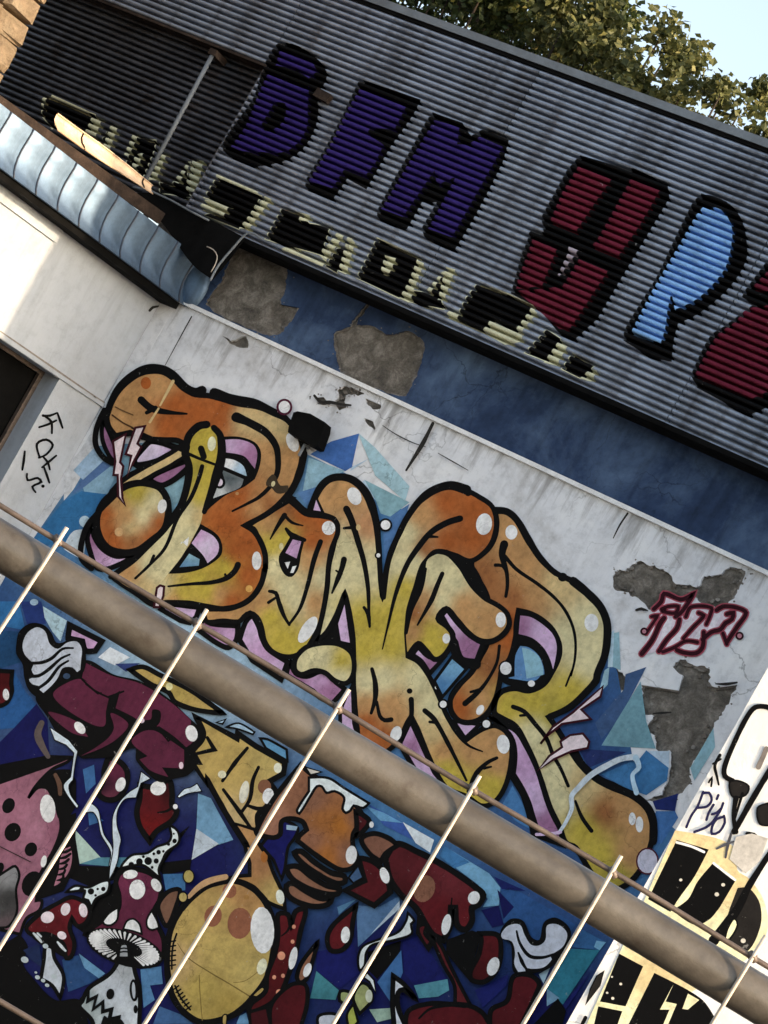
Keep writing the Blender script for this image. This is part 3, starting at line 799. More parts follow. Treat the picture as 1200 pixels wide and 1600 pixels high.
c1 = bk(740, 10, 7.5); tree((c1.x, 7.5, GZ), 15, (c1 + up * .3, (2.3, 1.6, 2.1), 70, .8), 11, 22000, .11, 'dense dark olive tree rising behind the roofline', mat='leaf')
c2 = bk(925, 92, 6.5); tree((c2.x, 6.5, GZ), 14, (c2 + up * .0, (1.3, 1.1, 1.1), 30, .45), 5, 5600, .11, 'yellowish tree behind the roofline between the dark and the sparse tree', mat='leaf2')
c3 = bk(1120, 190, 6.0); tree((c3.x, 6.0, GZ), 14, (c3 + up * .0, (1.5, 1.0, 1.0), 40, .3), 23, 3600, .105, 'sparse pale tree against the sky at the right', mat='leaf2')
c4 = bk(560, -60, 8.5); tree((c4.x, 8.5, GZ), 15, (c4, (1.5, 1.2, 1.5), 26, .8), 31, 9000, .11, 'dark tree at the left end of the visible foliage', mat='leaf')

# ---- fence in front of the camera
FD = 3.0
def fpt(px, py, depth): return EYE + ray(px, py) * depth
PR = 37.5 / FPX * FD
fa, fb = (0, 852), (1200, 1571)
fdx = (fb[0] - fa[0], fb[1] - fa[1]); fl_ = math.hypot(*fdx); fu = (fdx[0] / fl_, fdx[1] / fl_); fn = (-fu[1], fu[0])
def along(t, o): return (fa[0] + fu[0] * t + fn[0] * o, fa[1] + fu[1] * t + fn[1] * o)
FN = thing('wire_fence', tuple(fpt(600, 1210, FD) - up * 1.6), 'steel rail fence with thin upright wires in front of the graffiti', 'fence')
rp = [fpt(*along(t, 2.0 * math.sin(t * .004)), FD) for t in np.linspace(-900, 2400, 45)]
mk('top_rail', *tube(rp, PR, 40), 'rail', FN, smooth=True, label='thick brownish grey tube rail')
rr = 3.4 / FPX * FD
rods = [((103, 824), (0, 985)), ((322, 952), (0, 1483)), ((546, 1077), (224, 1600)), ((752, 1212), (521, 1600)), ((973, 1337), (816, 1600)), ((1196, 1462), (1112, 1600)), ((-118, 695), (-220, 865)), ((1420, 1594), (1340, 1730))]
for (p, q) in rods:
    l = math.hypot(q[0] - p[0], q[1] - p[1]); e = (p[0] + (q[0] - p[0]) / l * 2100, p[1] + (q[1] - p[1]) / l * 2100)
    dep = FD - PR - rr * 1.05
    pts = [fpt(p[0] + (e[0] - p[0]) * t + (1.6 * math.sin(t * 9 + p[0]) + .9 * math.sin(t * 23 + p[1])), p[1] + (e[1] - p[1]) * t, dep) for t in np.linspace(0, 1, 30)]
    mk('upright_wire', *tube(pts, rr, 12), 'wire', FN, smooth=True)
for (p, q) in rods:                               # weld beads where upright and horizontal wire cross
    l = math.hypot(q[0] - p[0], q[1] - p[1]); e = ((q[0] - p[0]) / l, (q[1] - p[1]) / l)
    k = ((fa[0] - p[0]) * fn[0] + (fa[1] - p[1]) * fn[1] - 53) / (e[0] * fn[0] + e[1] * fn[1])
    c = fpt(p[0] + e[0] * k, p[1] + e[1] * k, FD - PR + rr * .2); V, F = tube([c - AX * .006 + UP * .004, c, c + AX * .006 - UP * .004], [.003, .006, .003], 8)
    mk('weld', V, F, 'wire_dark', FN, smooth=True)
for off, rw in ((-53, 4.6), (612, 4.8), (1250, 4.8)):
    pts = [fpt(*along(t, off + 1.5 * math.sin(t * .01)), FD - PR + rr * 1.0) for t in np.linspace(-900, 2400, 40)]
    mk('horizontal_wire', *tube(pts, rw / FPX * FD, 10), 'wire_dark', FN, smooth=True)
for t in (-850, 2350):
    a = fpt(*along(t, 0), FD + PR * 1.9); mk('post', *tube([a, Vector((a.x, a.y, -1.64))], .03, 14), 'rail', FN, smooth=True)

# ------------------------------------------------------------------ the mural: blue shards behind the lettering
ZONE[:] = ['bg', WALL, MW]
def S(path, col): return fill(path, col, 0, 'painted_shard')
fill('z151,697! 250,690! 400,700! 480,710! 545,742! 600,790! 700,810! 800,900! 930,960! 965,1050! 1000,1250! 1060,1300! 1100,1230! 900,1690! -60,1690! -60,940! 52,842!',
     [('z', 120, 820, BLU), ('z', 250, 800, PTL), ('z', 600, 820, BLU), ('z', 900, 1150, DBL), ('z', 800, 1050, BLU), ('z', 1030, 1300, BLU), ('z', 300, 1020, SBL), ('z', 0, 1000, DBL),
      ('z', 150, 1250, NVY), ('z', 300, 1350, NVY), ('z', 600, 1500, NVY), ('z', 850, 1400, DBL), ('z', 200, 1550, NVY), ('z', 850, 1600, NVY), ('z', 0, 1600, NVY), ('z', 600, 1300, BLU)], 0, 'mural_background', sp=22,
     label='blue painted background of the mural')
S('A200,560! 210,640! 310,660! 120,810! 50,850! 150,690!', P(78, 106, 150))
S('A310,660! 120,810! 130,840! 270,850! 320,740!', P(128, 162, 184))
S('A0,890! 110,830! 270,850! 180,980! 100,1040! 60,1190! C0,310! -200,260!', P(48, 104, 152))
S('C0,290! 60,200 150,190! 120,380! 60,350 0,310', P(188, 200, 208)); dot('C', 130, 140, 34, 36, 0, P(170, 192, 205), name='painted_dot')
S('A0,700! 100,580! 190,430! 225,500! 190,600! 60,820! 0,890!', P(196, 197, 200))
S('B870,360! 1045,310! 1000,520! 960,545! 740,440!', P(62, 98, 158)); S('B730,460! 960,545! 890,570! 800,660! 690,690! 720,520!', P(132, 166, 182))
S('B660,680! 790,640! 720,760!', P(84, 120, 166)); S('B1000,520! 1110,465! 990,545!', P(160, 182, 200))
S('E80,40! 360,180! 240,270! 180,250! 150,170!', P(122, 158, 168)); S('E360,190! 240,270! 195,330! 205,600! 330,280!', P(74, 110, 156))
S('F940,920! 990,910! 1000,1150! 930,1120!', P(132, 166, 178)); S('Q860,350! 870,470! 740,680! 715,600!', P(128, 164, 176))
S('H1000,90! 870,135! 860,230! 680,440! 720,540! 830,420!', P(58, 82, 120)); S('H965,180! 1000,430! 1060,600! 720,580!', P(104, 142, 154))
S('H580,600! 880,620! 640,720!', P(34, 46, 92)); S('H720,760! 960,660! 1000,610! 1140,720! 1130,800! 1000,890! 880,850!', P(58, 108, 154))
S('H1010,615! 1145,615! 1140,720!', P(166, 184, 200)); S('H1040,930! 1200,880! 1180,990! 1060,980!', P(28, 40, 96)); S('H1060,990! 1180,990! 1200,1030! 1100,1190! 1050,1200!', P(62, 104, 158))
S('C700,30! 745,10! 700,170! 665,140!', P(120, 165, 190)); S('H100,950! 165,830! 250,980! 270,1100! 180,1050!', P(66, 112, 160))
S('A60,700! 190,560! 250,640! 120,760!', P(150, 176, 200)); S('E80,40! 150,170! 60,60!', P(170, 190, 205)); S('e480,830! 560,900! 720,1080! 700,1150! 560,1030!', P(150, 180, 190)); S('F930,920! 960,900! 950,1130! 920,1130!', P(170, 192, 204)); S('H740,110! 770,90! 760,200! 700,260!', P(140, 172, 186))
# lower background
S('I0,0! 120,0! 160,180! 0,150!', P(48, 104, 156)); S('I0,180! 130,190! 130,380! 0,420!', P(30, 66, 104)); S('I130,0! 260,0! 290,140! 170,140!', P(34, 52, 108))
S('I270,30! 420,120! 380,250! 330,190! 280,100!', P(158, 184, 196)); dot('I', 215, 5, 26, 20, 0, SBL, name='painted_dot')
S('I90,440! 160,560! 230,640! 90,790! 0,800! 0,680!', P(36, 78, 130)); S('I230,640! 300,740! 310,970! 0,1090! 0,880! 90,790!', P(18, 20, 74))
S('I615,350! 690,285! 815,350! 720,400!', P(200, 206, 214)); S('I720,390! 880,385! 790,440!', P(46, 60, 112))
S('J520,330! 590,300! 600,420! 540,480!', P(54, 94, 142)); S('J550,580! 650,650! 560,680!', P(54, 94, 142))
S('J465,700! 640,890! 500,920!', P(160, 182, 172)); S('J500,920! 620,880! 800,880! 780,940! 690,935!', P(76, 122, 138))
S('J490,930! 780,940! 760,1010! 560,1060! 440,1010!', K_); S('J1000,960! 1030,800! 1190,680! L230,1190! L400,1170! J1190,960! 1020,990!', K_)
S('J1020,985! 1160,980! 1160,1085! 1040,1095!', P(62, 108, 154))
S('L440,760! 520,790! 660,1050! 570,1080! 430,980!', P(104, 144, 174)); S('L430,980! 570,1075! 400,1175!', P(170, 180, 190))
S('K390,800! 490,770! 650,890! 560,950! 430,1000!', P(36, 66, 108)); S('K495,760! 660,885! 620,915! 530,850!', P(94, 136, 170))
S('K880,860! 1010,840! 1020,950! 940,960! 970,1050! 900,1100!', P(76, 118, 158)); S('M120,1090! 250,1140! 330,1200! 80,1200!', P(58, 90, 132)); S('M600,1200! 620,1150! 660,1130! 680,1200!', P(104, 148, 184))
S('N790,430! 1000,540! 1060,650! 880,560! 850,520!', P(56, 84, 150)); S('N1000,540! 1195,650! 1170,730! 1080,670!', P(200, 208, 216)); S('N770,440! 880,480! 1000,545! 860,530!', P(96, 146, 184))
S('O190,470! 310,420! 200,520!', P(74, 112, 144)); S('O310,460! 450,470! 580,400! 580,480! 320,720!', P(76, 106, 142)); S('O580,430! 580,480! 400,640! 470,560!', P(164, 178, 192))
S('O380,750! 590,680! 580,760! 440,920! 380,860!', K_); S('O60,750! 290,700! 340,870! 210,980! 60,870!', P(20, 24, 84)); S('O600,680! 700,650! 850,870! 880,920! 670,960! 610,880!', P(20, 24, 84))
S('O590,740! 600,880! 520,1060! 440,940!', P(58, 98, 146)); S('O670,960! 880,920! 890,990! 820,1030! 700,1040!', P(78, 134, 148)); S('O20,1040! 60,870! 200,990! 180,1050!', P(62, 120, 130))
S('O390,1110! 540,1100! 560,1160! 440,1190!', P(146, 170, 154))
S('P110,150! 140,90! 420,260! 490,350! 480,460! 380,470! 410,420! 350,330!', P(108, 154, 184)); S('P110,150! 140,90! 300,190! 200,230!', P(60, 110, 156))
S('P490,350! 620,380! 830,500! 960,580! 930,620! 780,560! 740,680! 690,670! 640,560! 510,570!', P(42, 78, 128)); S('P470,360! 575,470! 510,545!', NVY); S('P370,490! 480,460! 510,580! 440,600!', NVY)
S('P450,280! 650,370! 500,360!', P(24, 32, 88)); S('P920,730! 1110,740! 880,1080! 780,980!', P(42, 110, 130)); S('P1000,610! 1150,690! 1110,740! 930,720!', P(48, 90, 136)); S('P1090,680! 1150,690! 1110,740! 1075,720!', P(110, 160, 190))
S('P1060,870! 900,1110! 880,1080!', P(22, 28, 90)); S('P780,980! 860,1040! 780,1090!', P(110, 146, 172)); S('P700,1200! 850,1040! 900,1120! 880,1200!', K_); S('P730,890! 800,850! 760,950!', P(150, 175, 190))
S('P330,990! 540,890! 530,960! 380,1100!', P(24, 30, 92))

# ------------------------------------------------------------------ lettering
ZONE[:] = ['top', WALL, MW]
def pink(path, col=None, ow=8): return fill(path, col or PNK, ow, 'painted_shadow')
pink('A250,400 240,480 260,560 310,640 345,620 310,520 280,450', MAU, 7)
pink('A550,520 700,560 720,580 600,640 460,670 440,640 500,560', [('A', 560, 560, PLP), ('A', 480, 650, PLP), ('A', 680, 590, LILA)], 10)
pink('A540,750 770,640! 775,690 620,795', MAU, 9)
pink('C180,170 150,240 170,340 210,430 260,440 370,400 440,350 330,360 240,310 190,230', [('C', 160, 260, MAU), ('C', 230, 380, PNK), ('C', 350, 390, LILA)], 8)
pink('C610,690! 640,655! 850,680! 830,740! 790,775! 730,760!', LILA, 8)
pink('C830,810! 880,750! 920,780 1090,795! 1080,880 1030,930 940,890!', [('C', 880, 800, MAU), ('C', 1050, 830, PNK)], 8)
pink('D100,880! 140,770 180,735 220,800 240,870 280,940 400,1020! 360,1130! 180,1010!', [('D', 150, 800, LILA), ('D', 250, 980, PNK), ('D', 350, 1080, LILA)], 8)
pink('D390,1100! 420,1020! 450,1090 520,1110 620,1080 720,1160 760,1190! G80,480! 0,440! -40,400!', [('D', 450, 1150, MAU), ('G', 50, 400, MAU), ('D', 600, 1130, PNK)], 8)
pink('D700,780! 760,630! 810,920! 720,900!', LILA, 8); fill('D560,915! 640,840 700,770! 725,895! 640,890', K_, 0, 'painted_shadow')
pink('G200,370! 215,600! 250,760! 130,660! 130,520!', LILA, 6); pink('G570,590! 720,910! 830,1060! 600,900! 500,730!', [('G', 570, 650, PNK), ('G', 650, 850, LILA), ('G', 600, 740, MAU)], 8)
pink('H30,400 100,440 190,490 245,570 320,725 400,970 470,1110! 480,1200! 340,1150! 320,1110 250,900 170,760! 180,620 150,520 70,440', [('H', 120, 470, LILA), ('H', 240, 700, PNK), ('H', 300, 920, LILA), ('H', 390, 1080, MAU)], 9)
pink('G840,590! 1000,610! 910,700!', LILA, 7)
edge('H165,770 240,900 290,1080 310,1190', 11)
pink('X430,860! 440,790! 640,890! 600,950! 540,950 520,890! 430,870!', PNK, 9)

# --- fifth letter
pR = ('F215,165 290,165 350,215 420,335 490,440 560,515 615,555 700,595 790,665 870,755 912,850 915,950 900,1060 855,1180 H690,175 610,265 520,345 395,405! 450,485 520,600 585,695 680,785 800,845 920,900 1005,965 1042,1050 1042,1150 '
      'R440,170 390,260 320,330 250,360 170,330 100,260 0,100 H500,1190 460,1090 400,965 320,725 245,560 185,460 100,410 55,380 60,300 100,245 180,225 270,240 360,200 420,110 455,30 F620,1000 600,940 560,880 500,830 430,795 365,780! 350,870 345,950 310,1080 260,1150 '
      'G1130,330 1100,450 1040,550 960,595 880,590 825,530 820,450 870,370 950,285 1010,180 1045,105 E850,780 750,560 880,430 900,300')
LR = fill(pR, [('F', 300, 300, TAN), ('F', 400, 520, TAN), ('F', 330, 700, BR), ('F', 150, 580, BR), ('F', 600, 620, SAND), ('F', 800, 850, CRM), ('F', 800, 1080, CRM), ('H', 520, 250, YEL), ('H', 300, 300, YEL), ('H', 140, 330, YEL), ('H', 430, 380, OLV),
               ('H', 300, 520, CRM), ('H', 420, 750, CRM), ('H', 450, 900, CRM), ('H', 600, 830, SAND), ('H', 750, 1000, BR), ('H', 620, 1120, YEL), ('H', 950, 1130, TAN), ('H', 860, 980, TAN), ('R', 150, 150, YEL), ('R', 250, 270, OLV), ('R', 330, 150, TAN),
               ('F', 320, 850, OR), ('F', 320, 960, OR), ('G', 1080, 250, BR), ('G', 880, 500, OR), ('G', 1000, 460, TAN), ('F', 660, 950, CRM), ('F', 470, 680, TAN)], 9, 'graffiti_letter', label='tan and yellow letter with a long leg, last of the five letters')
edge('F215,150 290,158 355,215 425,335 492,440 560,515 600,548', (10, 12, 9), LR, name='outline'); edge('F705,595 790,665 875,755 915,850 918,950 902,1060 855,1180 H690,175 610,265 520,345 400,402', (14, 12, 10), LR)
dot('F', 640, 570, 30, 28, 0, K_, LR, name='outline_dot'); edge('H545,600 590,690 690,785 810,845 930,900 1010,970 1045,1060 1045,1180', 13, LR)
fill('F365,790! 430,800 500,835 560,885 600,945 618,1000 612,1070 H455,40 420,120 350,205 270,235 180,215 110,190 90,150 F310,1080 350,950', K_, 0, 'counter', LR)
fill('F375,810! 440,820 520,870 580,930 603,1000 595,1080 580,1145! 560,1080 520,1010 450,950 365,925!', [('F', 400, 880, MAU), ('F', 480, 890, LILA), ('F', 580, 1050, LILA)], 0, 'counter_shadow', LR)
fill('F340,1190! 345,1060 375,1000! 430,1010 490,1060 520,1130 525,1180 H355,130 320,170 270,180 200,170 140,160', P(84, 124, 168), 0, 'counter_sky', LR); fill('F385,1010! 430,1020 490,1065 515,1130 520,1180! H255,165! 245,90!', P(128, 168, 184), 0, 'counter_sky', LR)
edge('F280,440 350,520 480,610 580,690 650,770 700,870 720,970 715,1090 690,1190 H540,110 500,210', (6, 5, 3), LR, name='inner_line'); edge('F275,365 262,420 270,470 290,540 295,620 285,690', (13, 7, 5), LR, name='inner_line'); edge('F220,495 265,500 285,540', (6, 5, 3), LR, name='inner_line')
edge('H170,340 240,370 310,450 380,540 420,640 470,730 515,835', (7, 7, 5), LR, name='inner_line'); edge('H215,395 265,390', (4, 5, 5), LR, name='inner_line'); edge('H560,930 600,1030 660,1115', (4, 6, 7), LR, name='inner_line')
edge('G1125,120 1110,220 1060,320 1000,400 910,480', (5, 5, 9), LR, name='inner_line'); edge('G945,408 1000,395', (4, 6, 6), LR, name='inner_line')
dot('F', 320, 290, 38, 46, 0, WH, LR); dot('F', 820, 855, 44, 56, 0, WH, LR); dot('H', 915, 1040, 22, 40, 0, WH, LR); dot('H', 960, 1075, 24, 50, 0, WH, LR); dot('G', 1005, 520, 22, 34, 30, WH, LR); dot('F', 285, 1140, 36, 40, 0, WH, LR, 2.5)
dot('H', 285, 195, 22, 20, 0, WH, LR); dot('R', 450, 185, 62, 75, 0, P(190, 188, 204), MW, 2.5, P(70, 20, 40), name='painted_dot'); dot('H', 108, 575, 36, 60, 0, WH, LR)

# --- third letter
pN = ('D570,900! 640,840 700,740 760,590! 790,720 810,850 815,960 G215,200 215,350 225,500 235,620 260,740 330,790 420,780 500,700 550,600 575,560! 620,650 680,800 735,920 800,1010 920,1060 1020,1120 1100,1090 1160,1000 1195,870 1200,750 1170,660 1100,620 1020,640 915,710! 850,640 790,540 740,420 680,300 620,220 555,185! '
      'E345,1000! 360,850 400,720 440,590 470,545 530,490 640,510 740,550 830,500 890,420 910,310 880,210 800,150 720,110 620,85 520,110 430,170 350,270 290,390 240,510 215,620 195,780! 185,700 175,550 165,400 140,250 90,130 20,60 B940,590 860,600 800,660 760,770! 820,830 900,880 D700,250 660,420 650,550 625,700 590,850')
LN = fill(pN, [('B', 900, 720, TAN), ('B', 1000, 650, TAN), ('E', 100, 330, P(168, 122, 84)), ('E', 60, 600, CRM), ('E', 150, 620, CRM), ('D', 760, 300, CRM), ('D', 740, 480, CRM), ('D', 650, 800, CRM), ('D', 950, 780, YEL), ('D', 860, 760, YEL), ('E', 150, 950, YEL), ('E', 250, 900, YEL), ('E', 80, 1100, YEL), ('E', 250, 1080, YEL),
               ('E', 340, 380, CRM), ('E', 290, 560, CRM), ('E', 440, 270, TAN), ('E', 600, 190, OR), ('E', 760, 230, OR), ('E', 750, 400, OR), ('E', 600, 430, OR), ('E', 470, 470, BR), ('E', 390, 560, CRM), ('E', 330, 720, YEL),
               ('G', 400, 330, CRM), ('G', 300, 350, CRM), ('G', 300, 480, TAN), ('G', 450, 480, TAN), ('G', 300, 600, OR), ('G', 400, 690, OR), ('G', 480, 560, TAN), ('G', 620, 330, CRM), ('G', 700, 500, CRM), ('G', 720, 650, SAND), ('G', 780, 780, TAN), ('G', 800, 900, YEL), ('G', 900, 1000, YEL), ('G', 950, 780, TAN), ('G', 1080, 1000, YEL), ('G', 1080, 720, TAN), ('G', 1120, 860, TAN)],
          8, 'graffiti_letter', label='cream and orange letter with two splayed arms, middle of the five letters')
edge('E200,760 185,650 170,450 150,280 95,130 20,50 B940,585 860,600 800,660 745,780', (5, 13, 11), LN); edge('E205,780 225,600 250,500 300,380 355,270 430,170 520,105 620,78 720,105', (6, 9, 16), LN); dot('E', 730, 128, 20, 17, 0, K_, LN, name='outline_dot')
edge('E790,150 860,190 900,250 905,350 870,450 800,520 730,560', (6, 9, 6), LN); fill('B780,710! 825,810! 750,800!', LILA, 5, 'painted_shadow', LN)
fill('E460,560! 475,600 430,740 370,860 340,1010! 360,800 400,680', K_, 0, 'counter', LN)
edge('D770,65 800,130 840,260 880,400 905,560 910,700 915,800', (11, 8, 4), LN, name='inner_line'); edge('D755,185 810,180', (4, 6, 6), LN, name='inner_line'); edge('D880,680 905,720 915,790', (5, 7, 4), LN, name='inner_line')
edge('D755,380 740,440 680,590', (9, 8, 3), LN, name='inner_line'); edge('D705,450 740,470', (3, 4, 4), LN, name='inner_line'); edge('E680,285 600,310 500,370 430,450 350,570 280,750 230,950 195,1100', (10, 8, 2), LN, name='inner_line'); edge('E540,400 475,395', (3, 6, 6), LN, name='inner_line')
edge('G330,265 350,350 350,450 325,540', (6, 9, 5), LN, name='inner_line'); edge('G360,470 380,560 410,585 450,580', (5, 6, 7), LN, name='inner_line'); dot('G', 565, 402, 18, 17, 0, K_, LN, name='outline_dot'); edge('G575,455 575,560 540,640 480,740', (8, 7, 7), LN, name='inner_line')
edge('G660,525 720,580 800,720 920,960', (8, 7, 4), LN, name='inner_line'); edge('G690,595 735,600', (4, 6, 5), LN, name='inner_line'); edge('G1110,820 1050,850 980,920 930,1030', (5, 8, 5), LN, name='inner_line'); edge('G1030,885 1075,875', (5, 5, 3), LN, name='inner_line'); edge('G790,540 850,650 930,740 1020,780', (7, 6, 2), LN, name='inner_line')
dot('B', 1020, 705, 42, 58, -25, WH, LN); dot('E', 830, 320, 50, 68, 8, WH, LN); dot('G', 480, 670, 34, 50, 20, WH, LN); dot('G', 1150, 735, 40, 60, -8, WH, LN); dot('E', 45, 340, 14, 20, 0, SAND, LN)
for c, x, y, r, g in (('E', 215, 325, 30, 3), ('E', 170, 515, 13, 2.5), ('G', 775, 485, 22, 3), ('G', 735, 380, 12, 1.5), ('G', 1045, 608, 24, 3)): dot(c, x, y, r, r, 0, WH, LN, g)

# --- fourth letter
fill('E530,490! 600,480 680,545 740,555 800,630 845,740 870,800! 780,740 720,640 660,560 590,505', K_, 0, 'painted_shadow')
fill('E560,890! 600,850! 700,970 830,1060! 780,1190! 660,1150 640,1040 620,990', [('E', 600, 920, LILA), ('E', 740, 1090, MAU)], 9, 'painted_shadow'); fill('G580,175! 620,125! 690,190 780,195! 690,295! 640,220', [('G', 610, 150, LILA), ('G', 700, 240, MAU)], 8, 'painted_shadow')
edge('E640,1060 680,1170 780,1195', 16); fill('G720,340! 830,190! 920,265! 770,440!', [('G', 830, 230, PBL), ('G', 760, 400, BLU)], 5, 'painted_shard')
LE = fill('E480,540 560,505 640,540 690,600 750,700 830,780 920,830 975,880 985,950 950,1010 880,1050 810,1050 730,1000 660,920 595,850! 545,910! 600,960 630,1010 620,1080 570,1150 520,1165 470,1110 420,1065 355,1140! 345,1000 380,860 440,730 465,600',
          [('E', 560, 600, CRM), ('E', 500, 620, CRM), ('E', 640, 690, CRM), ('E', 560, 800, CRM), ('E', 700, 820, TAN), ('E', 850, 930, TAN), ('E', 700, 900, TAN), ('E', 400, 880, BR), ('E', 470, 800, TAN), ('E', 400, 1000, TAN), ('E', 500, 1000, YEL), ('E', 560, 1090, YEL), ('E', 480, 1060, YEL)], 0, 'graffiti_letter', label='cream letter with a tan lower lobe, fourth of the five letters')
edge('E525,495 600,510 680,590 750,700 830,780 920,830 975,880 988,950 950,1010 880,1052 810,1052 730,1000 660,920 595,850 545,910 600,960 635,1010 622,1080 570,1150 520,1165 470,1110 420,1065 355,1145', (5, 10, 8), LE); edge('E345,1000 380,860 440,730 465,600', (5, 4, 5), LE)
edge('E570,630 540,700 500,800 415,950', (7, 8, 3), LE, name='inner_line'); dot('E', 935, 918, 32, 48, 0, WH, LE); dot('E', 595, 1035, 24, 32, 0, WH, LE)

# --- second letter
LO = fill('D140,180! 250,110 350,50 430,0 B610,720 650,760 720,810 830,825 890,850 915,890 D715,220 680,310 660,420 650,550 630,680 600,800 560,880 510,950 440,985 370,985 300,950 260,890 240,800 210,740 170,715 130,740 100,770 0,765 C900,770 880,720 870,690! 1000,690 D100,670 180,620 240,530 265,430 265,370 230,270 190,190',
          [('D', 500, 100, OR), ('D', 620, 130, OR), ('D', 380, 80, BR), ('D', 560, 260, OR), ('D', 300, 160, TAN), ('D', 300, 300, YEL), ('D', 380, 240, YEL), ('D', 330, 420, CRM), ('D', 400, 560, CRM), ('D', 560, 400, TAN), ('D', 620, 480, CRM), ('D', 560, 650, TAN), ('D', 470, 640, CRM), ('D', 380, 880, YEL), ('D', 300, 740, YEL), ('D', 450, 930, YEL), ('D', 250, 640, TAN), ('D', 150, 690, TAN), ('C', 1000, 730, TAN)],
          8, 'graffiti_letter', label='small letter with an eye, second of the five letters')
edge('B600,705 650,750 720,808 830,828 895,850 918,890', (13, 12, 8), LO)
fill('D430,220! 510,260! 490,340 470,440 430,490 390,480 355,420 350,360 380,310', K_, 0, 'eye', LO); fill('D440,250! 490,265! 460,375! 390,340!', PNK, 0, 'eyelid', LO); fill('D385,400! 420,395! 405,440!', WH, 0, 'eye_white', LO); fill('D435,425! 460,420! 440,465! 420,465!', WH, 0, 'eye_white', LO)
edge('D395,190 430,230 510,260', (5, 10, 6), LO, name='inner_line'); edge('D295,255 340,175 385,105', (2, 6, 8), LO, name='inner_line'); edge('D385,105 430,150 500,170', (5, 5, 2), LO, name='inner_line'); edge('D610,270 570,380 530,540 480,690 415,785', (8, 7, 4), LO, name='inner_line'); edge('D290,580 330,590 350,650 380,730 415,790', (5, 8, 4), LO, name='inner_line'); edge('D285,650 330,620', (5, 5, 4), LO, name='inner_line')
dot('D', 660, 185, 42, 44, 0, WH, LO); dot('D', 530, 820, 40, 95, 33, WH, LO); dot('D', 365, 300, 14, 22, 0, CRM, LO)
LY = fill('D455,1000 520,930 620,905 720,910 800,960 820,1030 810,1110 770,1155 700,1140 640,1090 570,1075 490,1100 450,1070', [('D', 500, 1000, CRM), ('D', 620, 1000, CRM), ('D', 740, 1020, YEL), ('D', 740, 1110, CRM)], 8, 'painted_lobe', label='short cream and yellow lobe between the letters')

# --- first letter
LB = fill('A330,490! 290,440 275,370 300,290 350,200 430,130 520,90 620,90 690,130 760,190 830,230 920,240 1010,265 B300,130 420,150 530,195 600,230 650,290 690,360 705,440 690,520 665,600 625,675 560,750 470,820 340,890! 390,920 440,1000 465,1080 465,1160 D265,430 240,530 180,620 100,670 0,690 C900,675 780,655 650,650! 560,660 470,600 380,540 310,490! 440,390 530,300 620,215 A700,990 750,900 780,780 785,700 770,560 720,520 640,515 540,510! 420,470!',
          [('A', 400, 250, TAN), ('A', 330, 380, TAN), ('A', 600, 180, TAN), ('A', 480, 430, TAN), ('A', 700, 300, OR), ('A', 850, 350, OR), ('A', 650, 430, OR), ('A', 1000, 300, OR), ('B', 180, 230, OR), ('B', 330, 220, SAND), ('B', 480, 260, SAND), ('B', 600, 300, SAND), ('B', 480, 430, TAN), ('B', 620, 450, TAN), ('B', 560, 660, TAN), ('B', 420, 780, TAN), ('B', 480, 760, BR), ('B', 300, 720, OR), ('B', 250, 880, OR), ('B', 350, 1000, OR), ('B', 420, 950, OR), ('C', 1000, 150, OR), ('C', 1080, 330, OR), ('C', 1150, 480, OR), ('C', 1050, 640, OR), ('C', 1000, 440, YEL), ('C', 850, 500, YEL), ('C', 750, 600, YEL), ('C', 900, 580, YEL), ('C', 980, 600, TAN), ('C', 600, 560, CRM), ('C', 560, 620, SAND), ('C', 430, 520, TAN), ('C', 380, 470, TAN), ('C', 700, 640, TAN)],
          9, 'graffiti_letter', label='large brown and yellow letter, first of the five letters')
edge('A270,380 300,285 350,195 430,120 520,75 620,75 690,115 760,185 830,220 870,205', (10, 15, 14), LB); edge('B145,60 190,75 260,100 400,120 530,175', (15, 13, 6), LB); edge('B585,205 640,270 680,340', (7, 8, 6), LB); edge('B705,440 690,520 660,610 625,675 560,750 470,820 340,890', (12, 11, 7), LB)
edge('A260,330 215,430 205,540 250,620 310,660', 9, LB)
fill('B190,335! 300,335 400,370 438,430 430,520 400,600! 330,650 220,700 130,770 100,800! 150,640 180,500', K_, 0, 'counter', LB); fill('B200,355! 300,352 390,385 415,440 400,535! 380,510 330,455 200,430!', [('B', 240, 390, LILA), ('B', 360, 440, MAU), ('B', 310, 400, PNK)], 0, 'counter_shadow', LB)
fill('B205,470! 270,480 330,520 350,580! 300,570 190,520!', [('B', 230, 490, WH), ('B', 320, 550, SBL)], 0, 'counter_sky', LB); fill('B190,540! 330,600! 310,650 220,690 140,720! 160,640 210,620', [('B', 250, 590, P(70, 80, 84)), ('B', 170, 700, P(186, 190, 190)), ('B', 300, 640, P(110, 115, 118))], 0, 'counter_sky', LB); dot('B', 180, 620, 20, 24, 0, P(206, 190, 204), LB, 4)
fill('C670,465! 740,370 800,290 860,165! 960,230 990,290 985,350 930,400 850,440 760,460', K_, 3, 'counter', LB); fill('C805,280! 865,195! 940,235 975,290 965,350 905,405! 880,360 840,315', [('C', 850, 240, PNK), ('C', 900, 300, PLP), ('C', 950, 330, LILA)], 0, 'counter_shadow', LB); fill('C730,430! 790,345! 855,380! 850,420!', [('C', 790, 370, PTL), ('C', 780, 420, BLU)], 0, 'counter_sky', LB)
edge('A490,265 540,310 590,330 680,345 775,352', (12, 9, 3), LB, name='inner_line'); edge('A525,345 580,315', (6, 7, 7), LB, name='inner_line'); edge('B285,210 380,255 470,310 530,390 545,470 540,560 500,640 430,710 360,750 260,800', (14, 9, 3), LB, name='inner_line'); edge('A1080,375 1130,400 1200,425', (14, 9, 8), LB, name='inner_line')
